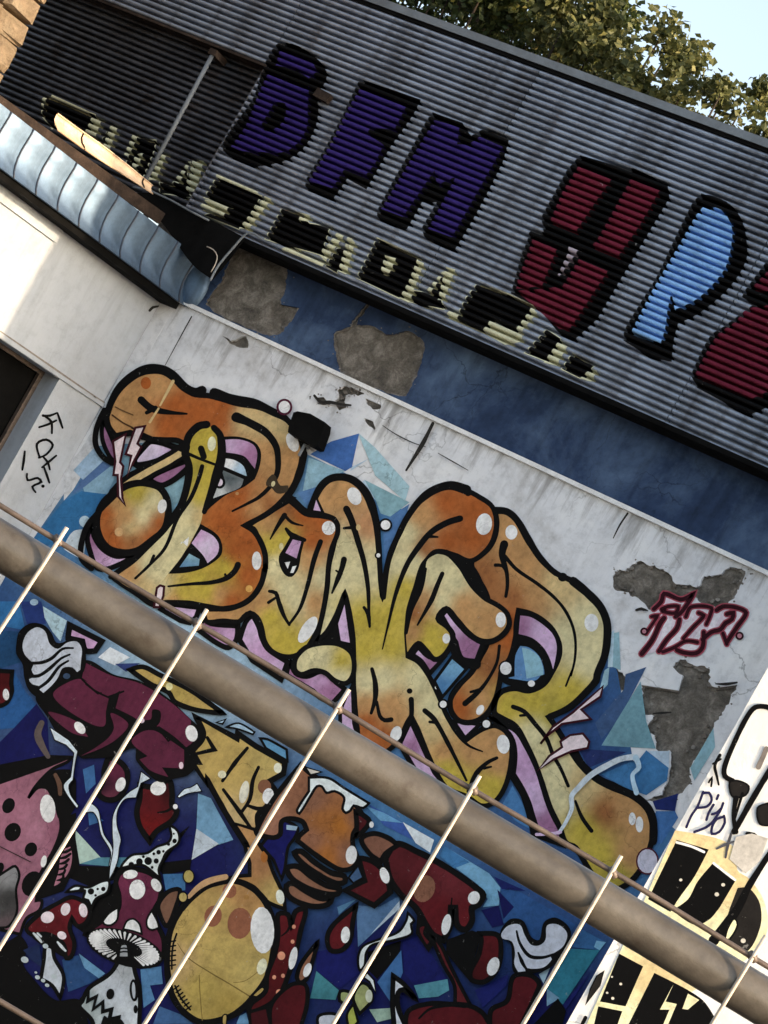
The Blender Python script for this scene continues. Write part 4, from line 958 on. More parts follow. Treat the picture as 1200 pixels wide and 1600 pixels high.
edge('C660,550 800,535 930,525 1020,500 1075,455 1095,415', (3, 6, 10), LB, name='inner_line'); edge('C1015,475 1025,500', 4, LB, name='inner_line')
dot('A', 520, 160, 32, 38, 0, OR, LB, name='spot'); dot('B', 635, 370, 36, 62, -22, WH, LB); dot('D', 212, 390, 30, 58, 0, WH, LB); dot('C', 1165, 565, 22, 22, 0, P(206, 158, 84), LB); dot('B', 585, 150, 36, 38, 0, WH, LB, 3.5, P(70, 16, 40)); dot('B', 290, 690, 11, 10, 0, TAN, LB)
fill('B480,600 520,570 560,640 610,640 600,680 540,690 500,650 470,640', P(58, 48, 36), 0, 'stain', LB); dot('B', 515, 630, 12, 18, 20, CRM, LB, name='stain_fleck')
# thin arm, egg and upright of the first letter
edge('A330,860 400,790 540,705 650,650 745,585', 24, LB, name='outline'); edge('A330,870 395,800 540,710 650,652 735,600', 10, LB, col=SAND, name='thin_arm')
EG = fill('A500,785 600,810 650,880 660,980 630,1080 560,1140 C480,320 400,340 300,320 240,260 215,180 220,100 A260,900 350,830 420,795', [('A', 480, 850, YEL), ('A', 420, 840, OLV), ('A', 560, 900, CRM), ('A', 500, 990, CRM), ('A', 400, 1000, TAN), ('A', 270, 980, OR), ('A', 290, 1100, OR), ('A', 340, 900, TAN), ('C', 330, 280, OR), ('C', 450, 270, BR), ('C', 420, 180, SAND), ('C', 600, 150, OR), ('C', 550, 250, OR)], 11, 'painted_egg', label='brown and yellow egg shape at the foot of the first letter')
dot('A', 622, 930, 28, 44, 10, WH, EG); dot('C', 352, 210, 27, 28, 0, P(190, 152, 106), EG); edge('A330,860 230,960 150,1060 115,1180 C120,380 180,440', (8, 9, 9), EG)
ST = fill('A775,560 790,490 850,440 920,435 970,480 985,560 970,650 945,760 920,860 880,960 860,1040 C800,270! 740,370 665,465! 600,540 520,590 420,560 310,490! 440,390 530,300 620,215 A700,990 750,900 785,780 790,680', [('A', 850, 500, YEL), ('A', 920, 620, YEL), ('A', 830, 720, OLV), ('A', 900, 760, YEL), ('A', 850, 880, YEL), ('A', 780, 960, CRM), ('A', 850, 980, SAND), ('A', 700, 1100, CRM), ('C', 780, 230, CRM), ('C', 650, 280, CRM), ('C', 560, 430, CRM), ('C', 640, 440, CRM), ('C', 420, 470, TAN), ('C', 500, 560, SAND)], 0, 'upright', LB)
edge('A775,560 765,600 790,680 780,790 745,910 690,1000 620,1090 C530,300 440,390 300,490', (12, 11, 8), LB); edge('A770,560 790,490 850,430 900,420', 12, LB); edge('A945,440 985,490 992,620 955,760 920,870 885,965', (10, 16, 8), LB)
edge('A872,680 850,760 800,880 720,1000 640,1190 C540,420 455,500', (7, 6, 4), LB, name='inner_line'); edge('C570,360 545,410', (5, 6, 3), LB, name='inner_line'); edge('A865,570 882,620', 10, LB, name='inner_line'); dot('A', 932, 540, 26, 46, 5, P(214, 212, 180), LB); fill('A745,1150! C735,290! 790,240! 780,300!', WH, 0, 'highlight', LB)
edge('A430,440 580,510 720,572 860,635 980,680 1140,745', (2, 5, 3), MW, name='hanging_cable'); edge('A690,150 610,300', (5, 5, 3), MW, col=SAND, name='paint_scrape'); edge('A600,320 545,405', (3, 5, 4), MW, col=SAND, name='paint_scrape'); edge('A330,310 380,335 440,360', 2, MW, col=P(96, 70, 44), name='crack'); edge('A310,360 380,410 440,440', 2.5, MW, col=P(70, 48, 30), name='crack')
LM = P(222, 196, 200); DM = P(52, 14, 24)
for pth in ('A315,525! 395,480! 360,655! 380,680! 365,760! 375,880! 392,925! 348,870! 345,735! 318,735! 330,650!', 'A455,440! 515,430! 468,540! 492,560! 440,660! 405,740! 430,615! 395,605!', 'C590,560! 610,545! 635,552! 630,610! 605,680! 572,680!',
            'H735,215! 720,280! 600,360! 660,420! 480,450! 380,530! 345,575! 420,470! 545,380!', 'H650,560! 610,510! 530,520! 470,560! 480,595! 400,650! 330,740! 430,670! 540,620! 640,600!'):
    fill(pth, LM, 3.6, 'painted_bolt', oc=DM)
edge('H940,655 850,668 760,710 660,770 580,850 540,900 540,980 500,1070 460,1130', (9, 9, 5), MW, col=P(188, 198, 206), name='paint_drip'); edge('H940,660 960,720 920,770 945,880', (9, 6, 8), MW, col=P(170, 196, 216), name='paint_drip')
edge('H320,1140 420,1135 470,1125', 5, MW, col=P(196, 170, 200), name='paint_drip')

# cracks and dark seams in the plaster
CRK = P(40, 38, 36)
for pth, w in (('e835,790 790,880 760,930 710,1010', (5, 7, 3)), ('e600,800 660,840 740,880 800,900', (1, 2, 1)), ('e860,930 930,970 1000,1010', (1, 2, 1)), ('F1050,175 1000,250 960,330', (3, 3, 1.5)), ('d905,290 850,390 780,520', (2, 1.5, 1)), ('J0,810 100,860 200,910', 1.5), ('e280,660 310,690 350,690 400,700 450,705', (4, 5, 3)), ('Q490,265 540,262 600,258', (2, 4, 2)), ('S800,1050 880,1052 965,1040', (2, 5, 3)), ('S180,475 220,465 270,480', (4, 5, 2))):
    edge(pth, w, MW, col=CRK, name='crack')

# ------------------------------------------------------------------ lower figures of the mural
ZONE[:] = ['low', WALL, MW]
def F_(path, col, ow=8, name='painted_shape', **k): return fill(path, col, ow, name, **k)
# pink creature at the far left
for pth in ('J-60,330! 0,300! 310,240! 480,245! 300,312! 0,412! -60,430!', 'K560,420! 740,300! 750,480! 640,560! 540,640! 480,600! 570,520!', 'J380,640! 480,600! 475,760! 500,930! 440,1010! 400,1090! 230,1150! 290,930! 345,830!'): F_(pth, K_, 0, 'painted_shadow')
CRE = F_('J-60,440! 0,415! 300,310! 450,255! 430,280 330,330 230,430 180,510! 240,445 300,450 340,530 380,640 380,720 340,830 290,920 250,1000 230,1150! K265,430 250,490 170,540 130,640! 0,610! -60,620!', [('J', 100, 420, PIN), ('J', 250, 700, P(152, 104, 122)), ('J', 50, 700, PIN), ('J', 300, 340, P(128, 84, 98)), ('J', 100, 1100, P(132, 88, 104)), ('J', 330, 700, P(126, 78, 96))], 5, 'painted_creature', label='pink creature with black dots at the left edge of the mural')
F_('J180,510! 240,430 330,340 440,330! 480,400! 480,560! 420,640 370,640 340,530 300,450 240,445', K_, 0, 'hair', parent=CRE)
for x, y, a, b in ((57, 557, 38, 50), (83, 722, 50, 60), (197, 830, 38, 45), (205, 1045, 62, 82), (0, 950, 26, 40)): dot('J', x, y, a, b, 25, K_, CRE, name='black_spot')
dot('J', 302, 575, 48, 88, -5, WH, CRE); dot('J', 277, 905, 18, 38, 12, WH, CRE)
TR = F_('J440,770! 465,850 460,930 430,1000 370,1060 330,1070 360,960 370,880 400,820', P(150, 100, 116), 6, 'trunk', parent=CRE)
for k in range(8):
    y = 790 + k * 34; edge('J%d,%d %d,%d %d,%d' % (372 - k * 2, y + 30, 420 - k * 4, y + 22, 466 - k * 11, y), (2, 5, 4), TR, name='trunk_fold')
F_('K-40,300! 50,240 100,215 125,270 105,360 110,500 60,590 0,600 -40,600!', [('K', 60, 280, P(120, 120, 122)), ('K', 60, 420, P(48, 48, 48)), ('K', 20, 500, P(60, 60, 60)), ('K', 40, 560, P(84, 70, 74))], 4, 'grey_smear', parent=CRE)
edge('J265,40 240,110 270,190 305,250', (9, 12, 7), MW, col=P(84, 74, 72), name='brown_smear'); edge('J350,365 375,420 380,485', (6, 8, 6), MW, col=P(96, 70, 56), name='brown_smear')
# drops
def drop(path, col, hl=None, ow=8):
    o = F_(path, col, ow, 'painted_drop')
    if hl: dot(*hl, WH, o)
    return o
drop('I-60,430! 0,435 80,440! 75,520 80,560 50,630 0,655 -60,650!', [('I', 0, 500, P(60, 10, 14)), ('I', 20, 620, DRD)], ('I', 42, 583, 20, 36, -5), 7)
drop('J690,260 760,290 800,350 790,440 740,510 670,520 620,480 650,400 660,320', [('J', 720, 330, MRN), ('J', 690, 490, P(96, 44, 62)), ('J', 660, 440, P(30, 10, 24))], ('J', 758, 425, 30, 46, 20), 9)
HT = drop('J880,430! 960,440 1060,400 1080,480 1080,560 1110,590 1080,650 980,720 940,780! 880,690 860,600 880,500', [('J', 950, 520, DRD), ('J', 930, 700, P(92, 14, 16)), ('J', 1060, 480, P(50, 10, 14))], ('J', 993, 448, 50, 44, -20), 9)
edge('J1100,550 1050,590 990,600', (5, 4, 2), HT, name='inner_line'); dot('J', 1100, 563, 15, 16, 0, WH, HT)
drop('O310,460! 290,560 270,680 220,740 150,740 130,660 170,580', DRD, ('O', 243, 645, 28, 52, 5), 8)
drop('M1110,690! 1080,800 1040,920 1000,945 980,910 1010,820', HND, ('M', 1045, 865, 23, 46, 20), 7)
# dark ground at the lower left, mushrooms
F_('K-60,760! 0,720! 130,640! 180,720 150,820 200,900 350,1050 500,1050 560,1200! 560,1300! -60,1300!', K_, 0, 'dark_ground')
F_('K150,740! 250,700! 270,850! 200,800!', P(24, 36, 70), 0, 'painted_shard')
MS = F_('K290,720 330,720 345,790 400,890 400,960 380,1040! 330,960 260,920! 280,800', GRY, 6, 'painted_mushroom', label='small red mushroom with white spots at the lower left')
F_('K170,600 260,510 380,440 450,410 530,440 570,500 540,570 490,590 455,540! 440,600 470,700 450,780 420,790 400,700 300,640 200,640', [('K', 300, 580, DRD), ('K', 480, 470, P(92, 20, 30)), ('K', 440, 700, P(66, 12, 18))], 7, 'mushroom_cap', parent=MS)
F_('K205,640 300,640 390,690 425,745 400,775 330,730 250,690', K_, 3, 'gills', parent=MS)
for p in ('K215,635 240,660 265,690', 'K365,690 400,730 415,745', 'K240,635 262,655'): edge(p, (3, 5, 3), MS, col=P(190, 196, 200), name='gill')
for x, y, a, b, r in ((302, 535, 42, 36, -15), (415, 485, 29, 40, 15), (525, 492, 26, 44, -10), (392, 648, 30, 24, 30)): dot('K', x, y, a, b, r, P(214, 200, 206), MS, name='white_spot')
for x, y, a in ((160, 800, 24), (290, 715, 18), (240, 910, 16), (275, 930, 14), (345, 905, 18), (300, 960, 14), (230, 880, 9)): dot('K', x, y, a, a * .8, 20, P(170, 180, 184), MS, name='paint_fleck')
MB_ = F_('K760,770 820,770 850,880 880,1000 870,1300! 600,1300! 580,1180 500,1090 520,1060! 560,980 690,890 740,820', [('K', 780, 850, P(150, 154, 158)), ('K', 700, 1000, GRY), ('K', 800, 1150, P(190, 196, 202)), ('K', 560, 1080, P(150, 160, 160))], 7, 'painted_mushroom', label='large maroon mushroom with white spots beside the yellow head')
F_('K540,640 640,560 740,490 750,400 730,320 760,255 850,235 950,265 1010,340 1005,420 970,500 990,580 1030,680 1020,780 960,800 800,660 650,630', [('K', 860, 450, MRN), ('K', 640, 600, P(76, 26, 46)), ('K', 980, 720, P(78, 28, 50)), ('K', 800, 300, P(100, 40, 66))], 8, 'mushroom_cap', parent=MB_)
dot('K', 785, 728, 252, 108, 18, K_, MB_, name='gills')
for k in range(40):
    a = 2 * math.pi * k / 40 + .05; c, s = math.cos(R(18)), math.sin(R(18))
    def e_(r1, r2): return (782 + r1 * math.cos(a) * c - r2 * math.sin(a) * s, 724 + r1 * math.cos(a) * s + r2 * math.sin(a) * c)
    if not (.9 < a < 1.75):
        p, q = e_(120, 50), e_(222, 88); edge('K%.1f,%.1f %.1f,%.1f' % (*p, *q), (1.2, 2.4, 4.2), MB_, col=P(206, 206, 206), name='gill')
F_('K745,790! 755,715 775,700 805,705 815,790!', P(150, 154, 158), 5, 'stem_collar', parent=MB_); edge('K752,735 780,728 806,732', 2.5, MB_, name='stem_ring'); edge('K752,755 780,750 806,752', 2.5, MB_, name='stem_ring')
dot('K', 865, 362, 50, 62, 5, WH, MB_, name='white_spot'); dot('K', 983, 335, 28, 44, -30, WH, MB_, name='white_spot'); dot('K', 822, 268, 46, 28, -8, WH, MB_, name='white_spot')
F_('K650,560! 690,510 745,475! 740,550 700,585 660,580', WH, 3, 'white_spot', parent=MB_); F_('K778,610! 800,560 840,545 880,580 893,640! 830,620', WH, 3, 'white_spot', parent=MB_); F_('K955,495! 990,560 1000,600! 960,615 930,600 925,550', WH, 3, 'white_spot', parent=MB_)
dot('K', 697, 1015, 25, 34, 10, K_, MB_, name='black_spot'); dot('K', 845, 992, 28, 70, -3, K_, MB_, name='black_spot'); dot('K', 843, 992, 11, 52, -3, GRY, MB_, name='highlight'); dot('K', 855, 1110, 13, 26, 0, K_, MB_, name='black_spot')
edge('K515,1050! 560,1005! 555,1060! 610,1030! 590,1110! 650,1065! 650,1125! 705,1110! 690,1175! 750,1160! 740,1230!', 6, MB_, name='jagged_line'); F_('K640,1200! 660,1150 700,1180 760,1170 800,1230! 640,1260!', K_, 0, 'grass_blob', parent=MB_)
F_('J1000,1170 1060,1095 1130,1085 K1110,460 1050,590 1000,500', P(106, 76, 60), 7, 'painted_ear')
# maroon sleeve and white glove at the left
F_('I820,430! 900,412 1000,460 1200,560 L600,262! 430,240 300,190 I1060,570 950,520', [('I', 900, 450, HED), ('L', 300, 150, P(160, 138, 74)), ('L', 480, 220, HED)], 8, 'painted_shape'); dot('I', 1065, 535, 22, 24, 0, P(206, 200, 150), name='highlight')
SL = F_('I230,600 330,520 540,370 720,460 880,500 1050,600 1190,730 L390,290 470,370 480,430 420,500 440,580 380,650 300,670 200,690 60,560 I850,920 700,975 520,985! 400,880 300,720', K_, 0, 'painted_sleeve', label='maroon sleeve of the figure reaching up left with a white glove')
for pth in ('I540,385! 700,465 880,515 1050,615 1200,745 L400,335 435,390 415,440 365,478! 200,350! I1000,790 950,765 880,760 850,730 730,670! 760,560! 690,600! 520,480!', 'I340,580 430,510 520,490 690,600! 670,690 660,780 580,770 400,660', 'I700,700 810,770 740,860 640,920 510,970! 600,920 690,850 720,790',
            'L30,440 90,380 170,370 270,430 358,490! 352,610 320,605! 220,600! 260,660! 150,620 80,550! 130,530!', 'I310,695 480,750 560,850! 450,820'):
    F_(pth, MRN, 0, 'sleeve_fold', parent=SL)
F_('I960,680 1010,690 1000,770 930,800 880,770 860,740! 950,740', K_, 0, 'knot', parent=SL); edge('I520,490 600,560 690,605', 3, SL, name='fold_line'); edge('I545,520! 620,580! 640,575!', 2.5, SL, name='fold_line'); edge('I690,600 780,565', (4, 8, 3), SL, name='fold_line'); edge('L190,350! 260,435! 275,425!', 3, SL, name='fold_line'); edge('L200,350 300,420 370,485', 4, SL, name='fold_line')
dot('I', 507, 793, 28, 44, -40, WH, SL); dot('L', 405, 388, 37, 52, -15, WH, SL); dot('L', 90, 305, 22, 18, 30, P(200, 180, 192), SL); dot('L', 340, 588, 14, 22, 0, P(214, 190, 200), SL)
GL = F_('I110,270 130,190 200,140 280,150 330,200 360,260 400,260 470,225 530,260 545,330 540,420 500,480 420,490 370,510 320,580 260,610 190,560 160,480 150,400 110,330', K_, 0, 'painted_glove', label='white cartoon glove at the left of the mural')
F_('I150,270 180,200 240,165 290,190 320,270 370,300 430,260 490,255 520,300 515,370 510,430! 490,445! 460,415 400,420 370,480 330,530 280,575! 255,555! 260,535 210,520 190,490 230,475! 205,430 220,395 200,375 160,330', P(176, 182, 194), 0, 'glove_white', parent=GL)
for pth in ('I465,295 400,300 330,360 270,385 200,390', 'I445,335 390,360 310,430 250,468 195,470', 'I435,375 380,410 310,500 250,545'): edge(pth, (3, 5.5, 5), GL, name='finger_line')
dot('I', 425, 470, 22, 18, 0, P(52, 70, 96), GL, name='cuff_gap')
# smoke bolts and foam
for pth in ('J320,70! 440,150! 495,220! 480,290 465,400! 440,430 450,490 500,560! 490,578! 420,480 405,430 450,380! 470,230! 420,180! 350,150!', 'J560,540 620,580 640,660 660,740 710,820 715,930 690,940 700,850 640,740 620,650 590,600 540,600',
            'J890,345! 950,390! 890,420! 860,510! 790,520 745,590 740,680 765,770 755,820 745,900 715,980 690,1020! 695,950 715,830 710,720 715,620 760,530 820,470! 870,440!', 'J1115,505! 1160,455 1200,445 L440,700! 470,750! 380,765 330,790!'):
    F_(pth, WHT, 1.6, 'painted_smoke')
fo = F_('J765,945 830,870 930,855 990,815 1060,790 1080,750 1070,685 1120,720 1125,790 1050,850 1020,910 1000,960 1015,1020! 960,970 900,930 830,935', P(204, 214, 224), 4, 'painted_foam')
for x, y, r in ((880, 910, 21), (935, 905, 24), (985, 905, 16), (1000, 850, 14), (970, 860, 9), (1100, 780, 14), (1062, 800, 10), (1030, 845, 8), (960, 945, 9), (905, 878, 9), (830, 930, 18), (1095, 735, 6)): dot('J', x, y, r, r * 1.05, 0, K_, fo, name='bubble')
fo = F_('J420,1100! 480,1060 560,1070 640,1035 690,1030 680,1100 610,1140 580,1200! 560,1150 530,1140 540,1090 470,1095', P(200, 210, 220), 4, 'painted_foam')
for x, y, r in ((520, 1085, 17), (578, 1095, 20), (655, 1080, 14), (620, 1080, 8), (607, 1120, 8)): dot('J', x, y, r, r, 0, K_, fo, name='bubble')
# yellow forearm, wrist and brown fist
S_ = 'L560,320! 620,300! 600,330!'; F_(S_, SBL, 3, 'painted_shard'); F_('L620,350! 700,325 800,380! 790,395! 690,360', SBL, 3, 'painted_shard'); F_('L835,420! 880,425 1000,490! 1005,560! 870,480!', P(88, 136, 172), 4, 'painted_shard')
AR = F_('L430,280! 690,420! 695,390! 810,470! 990,570! 980,640! 890,690! 940,760! 870,850 820,900 830,1000! 760,1110! 640,920 560,780 500,670! 500,700! 410,570! 450,570! 410,500! 470,430 480,380', [('L', 500, 350, HED), ('L', 700, 600, HED), ('L', 850, 560, P(176, 154, 92)), ('L', 700, 950, SAND), ('L', 740, 1040, TAN), ('L', 560, 600, HED)], 9, 'painted_forearm', label='yellow forearm between the sleeve and the brown fist')
for pth in ('L505,415! 550,490! 440,515!', 'L755,480 680,570 600,685', 'L825,600 790,680 770,800 715,885', 'L605,740 700,870 790,1000', 'L760,840 830,860 900,840'): edge(pth, (5, 7, 5), AR, name='fold_line')
dot('L', 862, 722, 42, 46, 0, P(122, 82, 60), AR, name='brown_spot'); dot('L', 735, 755, 28, 72, 12, P(212, 208, 190), AR); dot('L', 885, 780, 35, 50, 10, WH, AR); dot('L', 597, 645, 26, 24, 0, P(210, 204, 176), AR); dot('L', 945, 605, 25, 32, 0, P(212, 210, 190), AR)
WR = F_('L670,950! 760,1090 M660,80 690,200! 690,275! 590,285 530,310 640,320 720,350 790,430 830,455 910,485! 900,400 830,240 800,150! 740,60 L840,1000!', [('L', 760, 1020, TAN), ('M', 740, 200, P(150, 106, 70)), ('M', 850, 400, P(172, 146, 88)), ('M', 640, 300, P(150, 110, 64))], 6, 'painted_wrist'); dot('M', 880, 410, 26, 46, -10, P(210, 214, 200), WR); dot('M', 780, 160, 22, 36, 0, P(150, 92, 40), WR, name='spot')
F_('N120,690! 240,540! 260,530 350,580 330,640 290,700 270,830 250,900! 200,780!', P(18, 20, 84), 5, 'painted_shard')
FI = F_('N370,185! 430,240 640,370 750,490 745,550 700,610 695,690 725,780 690,830 620,840 540,800 440,730 350,660! 360,630 405,590! 380,540 300,520 250,540 240,620 200,640 100,620! 90,600 180,430 250,330', [('N', 300, 330, HND), ('N', 200, 560, P(142, 100, 80)), ('N', 450, 420, P(122, 84, 64)), ('N', 620, 560, P(156, 96, 36)), ('N', 500, 530, P(146, 92, 46)), ('N', 540, 760, P(150, 92, 40)), ('N', 440, 650, HND), ('N', 650, 740, HND), ('N', 700, 520, P(124, 84, 62))], 8, 'painted_fist', label='brown painted fist in the middle of the mural')
for pth in ('N330,735 370,725 450,790 560,860 640,880 645,915 590,925 480,870 380,800', 'N285,830 350,820 430,880 530,940 610,960 600,990 520,990 400,950 310,890', 'N280,940 320,925 410,980 490,1020 560,1025 540,1055 470,1070 370,1050 290,1000'): F_(pth, P(126, 88, 68), 9, 'finger', parent=FI)
F_('N280,560! 350,570! 340,595! 280,590!', SBL, 0, 'painted_shard', parent=FI); dot('N', 685, 748, 35, 58, 5, WH, FI)
DR = F_('N420,265! 540,268 640,330 795,425! 760,455 700,440 680,470 650,485 630,460 640,390 580,350 530,360 500,320 470,320 430,380 360,490 345,470 420,350!', P(204, 212, 220), 4, 'paint_drips', label='white paint dripping over the brown fist'); F_('N400,200! 500,230! 430,250!', P(190, 186, 176), 3, 'paint_drips')
# yellow stitched head
HD = F_('M190,640 230,540 300,430 390,350 480,310 600,310 700,350 780,430 830,540 845,660 830,800 790,930 700,1050 600,1140 480,1185 380,1190 280,1130 210,1030 180,900 175,760', [('M', 300, 600, HED), ('M', 500, 500, P(168, 140, 82)), ('M', 650, 400, P(160, 120, 74)), ('M', 500, 750, P(174, 150, 86)), ('M', 400, 1000, P(160, 138, 72)), ('M', 700, 900, P(172, 150, 88)), ('M', 560, 1100, P(156, 132, 66)), ('M', 210, 800, P(182, 152, 104))], 10, 'painted_head', label='round yellow stitched head in the mural')
edge('M310,410 370,350 440,310 540,285', (6, 10, 9), HD, col=P(182, 146, 106), name='head_rim'); edge('M275,495 340,420 430,350 540,318 620,318 720,360 790,430', (3, 7, 8), HD, name='brow_line')
dot('M', 565, 372, 44, 46, 0, P(136, 86, 62), HD, name='brown_spot'); dot('M', 462, 530, 54, 68, 15, P(134, 84, 62), HD, name='brown_spot'); dot('M', 628, 575, 76, 98, 5, P(130, 82, 60), HD, name='brown_spot'); dot('M', 670, 412, 18, 14, 0, P(150, 110, 60), HD, name='brown_spot')
dot('M', 770, 618, 74, 146, -3, WH, HD); dot('M', 767, 845, 30, 52, 15, P(206, 204, 176), HD); edge('M240,700 300,785 440,880 560,950 690,1030', (1, 2, 2), HD, col=P(110, 90, 46), name='crack'); edge('M375,900 380,1000 395,1180', 1.5, HD, col=P(120, 100, 50), name='crack'); edge('M590,945 660,935 740,880', 1.2, HD, col=P(120, 100, 50), name='crack')
edge('M235,640 215,700 205,780 205,860', 3, HD, name='seam'); edge('M225,965 260,1040 320,1115', 3, HD, name='seam')
for k in range(6): edge('M%d,%d %d,%d' % (190, 690 + k * 30, 228, 684 + k * 30), 2.5, HD, name='stitch')
for k in range(7): x = 232 + k * 13; y = 975 + k * 21; edge('M%d,%d %d,%d' % (x - 14, y + 12, x + 16, y - 10), 2.5, HD, name='stitch')
F_('M700,1030! 770,970 793,1000 770,1062! 740,1040', HED, 4, 'ear', parent=HD); F_('M715,1050! 765,1075 740,1090', P(190, 150, 110), 2, 'ear_lobe', parent=HD); dot('M', 310, 282, 30, 38, 0, P(160, 144, 84), MW, 2, name='painted_dot'); dot('M', 275, 412, 24, 28, 0, P(170, 150, 92), MW, 2, name='painted_dot'); F_('M520,1200! 525,1150 548,1145 545,1220!', HED, 2, 'neck_tab', parent=HD)
# red strap with dots, red sleeve on the right, objects at the bottom
RS = F_('M870,520 930,520 950,600! 980,500 1040,490 1010,620 980,760 940,880 880,1020 800,1090 690,1130 700,1080 790,1000 800,900 850,760 870,640', [('M', 900, 560, DRD), ('M', 880, 900, P(70, 14, 18)), ('M', 1000, 540, P(92, 20, 26))], 8, 'painted_strap'); edge('M950,560 930,620 890,655', (3, 4, 2), RS, name='inner_line')
for x, y, r in ((968, 597, 12), (960, 690, 12), (890, 778, 24), (845, 912, 12), (900, 903, 12), (875, 1008, 19)): dot('M', x, y, r, r * 1.1, 0, P(204, 140, 112), RS, name='dot')
dot('M', 963, 793, 24, 72, 12, WH, RS); F_('M830,1080 950,960 1040,960 1050,1080 1000,1250! 820,1250!', P(72, 16, 22), 7, 'painted_shape'); F_('M690,1130! 800,1100! 830,1250! 700,1250!', P(60, 14, 20), 5, 'painted_shape')
RA = F_('O500,170! 570,80 700,130 820,190 950,270 1060,350 1110,400 1080,460 1040,480 1040,560 1000,615 950,590 935,480! 910,480! 900,600 860,680! 790,640 690,480 600,400 530,300', [('O', 650, 250, P(78, 24, 30)), ('O', 900, 320, P(92, 32, 38)), ('O', 850, 500, DRD), ('O', 1000, 560, P(88, 20, 26)), ('O', 620, 330, P(64, 16, 20))], 10, 'painted_sleeve', label='dark red sleeve of the figure reaching right')
F_('O350,50 430,15 530,50 575,90! 500,140 470,190! 400,140', P(118, 80, 64), 8, 'thumb', parent=RA); F_('O340,170 420,190 480,240 520,330 530,380! 430,465! 250,370! 370,310! 340,200', P(74, 18, 24), 9, 'cuff', parent=RA); F_('O270,290! 330,215! 360,290! 300,325!', P(62, 88, 122), 3, 'painted_shard', parent=RA); F_('N715,480! 760,500 800,540 760,600 700,640! 720,590', P(66, 16, 22), 8, 'cuff', parent=RA)
dot('O', 742, 360, 66, 86, 20, P(122, 82, 64), RA, name='brown_spot'); dot('O', 495, 277, 28, 52, -18, WH, RA); dot('O', 880, 583, 28, 66, 12, WH, RA); dot('O', 1052, 416, 36, 42, 25, WH, RA); dot('N', 813, 560, 14, 20, 0, WH, RA); edge('O505,170 500,140 570,95', (7, 7, 4), RA, name='inner_line'); edge('O915,420 905,520', 2.5, RA, name='inner_line')
F_('O700,500! 790,640! 830,660! 770,760! 690,640!', K_, 0, 'sleeve_shadow', parent=RA); F_('O710,600 750,590 740,640 780,690! 760,720! 720,650', P(74, 18, 24), 3, 'button', parent=RA)
F_('O880,680! 1040,620! 1100,640! 1060,780! 1020,930! 960,860! 880,760!', K_, 0, 'painted_shape')
F_('O790,650 850,720 900,830 960,950 1030,1085! 935,1075! 930,960 860,830', P(84, 26, 30), 6, 'painted_stick')
F_('O340,870 330,790 360,720 450,680 580,630 630,560 640,510! 680,560 660,580 665,640 560,680 420,710 380,760 370,840', P(206, 214, 224), 4, 'painted_smoke'); F_('O385,880! 430,930! 440,1010! 400,940! 365,915!', P(206, 214, 224), 3, 'painted_smoke')
F_('P370,640! 480,650 502,740 480,860 400,940 320,930 310,880 360,780 380,690', [('P', 440, 700, DRD), ('P', 350, 880, P(62, 12, 16))], 8, 'painted_shape'); dot('P', 453, 845, 36, 60, 20, WH)
F_('P580,910 680,900 740,950 720,1020 640,1190! 600,1280! 440,1280! 440,1120 540,1060', P(76, 18, 24), 8, 'painted_shape')
F_('O640,1130 760,1080 900,1080 1020,1090 1100,1130 1150,1200! 1150,1280! 630,1280!', P(78, 18, 24), 8, 'painted_shape'); edge('O710,1170 780,1110 900,1090 1000,1100', (3, 5, 3), name='inner_line')
F_('O550,905! 620,960 690,1050! 610,990 580,1010 580,1100 620,1200! 620,1260! 560,1260! 545,1080', P(200, 204, 214), 8, 'painted_hook')
F_('O220,1000 280,1010 250,1080! 215,1060', P(138, 146, 96), 5, 'painted_leaf'); F_('O350,950 400,970 420,1050 390,1090 340,1140! 300,1040', P(146, 152, 100), 5, 'painted_leaf'); F_('O260,1150 300,1080! 330,1190! 280,1250!', P(150, 156, 70), 4, 'painted_leaf'); dot('O', 398, 1030, 22, 40, 0, P(196, 200, 180), name='highlight'); F_('O80,1160 130,1140 200,1150 200,1220! 80,1220!', P(186, 190, 200), 5, 'painted_shape')
# right glove
GR = F_('P500,620 560,550 640,560 690,660 740,680 770,570 840,540 920,590 940,650 880,780 800,860 700,890 640,900 580,880 570,780 560,700 500,660', K_, 0, 'painted_glove', label='white cartoon glove at the right of the mural')
F_('P505,640 550,590 620,585 650,650 690,710 740,715 780,680 790,590 860,585 915,640 890,720 810,780 820,800 770,850 690,860 650,850! 655,875! 610,880! 585,830 590,760 570,690 510,670', P(184, 188, 200), 0, 'glove_white', parent=GR); edge('P600,625 620,700 680,780 760,790 830,770', (3, 6, 4), GR, name='finger_line'); edge('P610,760 640,830 660,860', (3, 6, 4), GR, name='finger_line')

# ------------------------------------------------------------------ tags and lettering on the other surfaces
ZONE[:] = ['tag', WALL, MW]
BASE['tag'] = .006
PKW = P(222, 206, 214); DK = P(46, 10, 20)
TG = fill('S300,480 390,345 500,380 620,345 590,440 800,450 960,445 1040,490 960,620 880,740 840,650 720,690 690,770 620,805 500,800 380,800 340,790 215,815 250,700 310,580', P(204, 190, 200), 0, 'small_tag', label='small pink and black scribbled tag on the bare patch')
for pth in ('S560,560 640,560 560,690! 400,760 520,620', 'S620,690! 680,600! 710,620! 690,690!', 'S800,480! 850,470! 780,610! 730,620!', 'S950,480 1010,490 920,600 880,680 860,640 910,580', 'S520,740! 660,730! 650,780! 540,780!', 'S600,450! 650,450! 600,560! 560,540!', 'S400,540! 460,530! 440,620! 370,740! 350,730!', 'S520,390! 570,380! 520,500! 440,510!', 'S680,470! 750,470! 730,520! 690,490!', 'S320,540! 350,530! 260,720! 230,760!'): fill(pth, PKW, 0, 'tag_fill', TG)
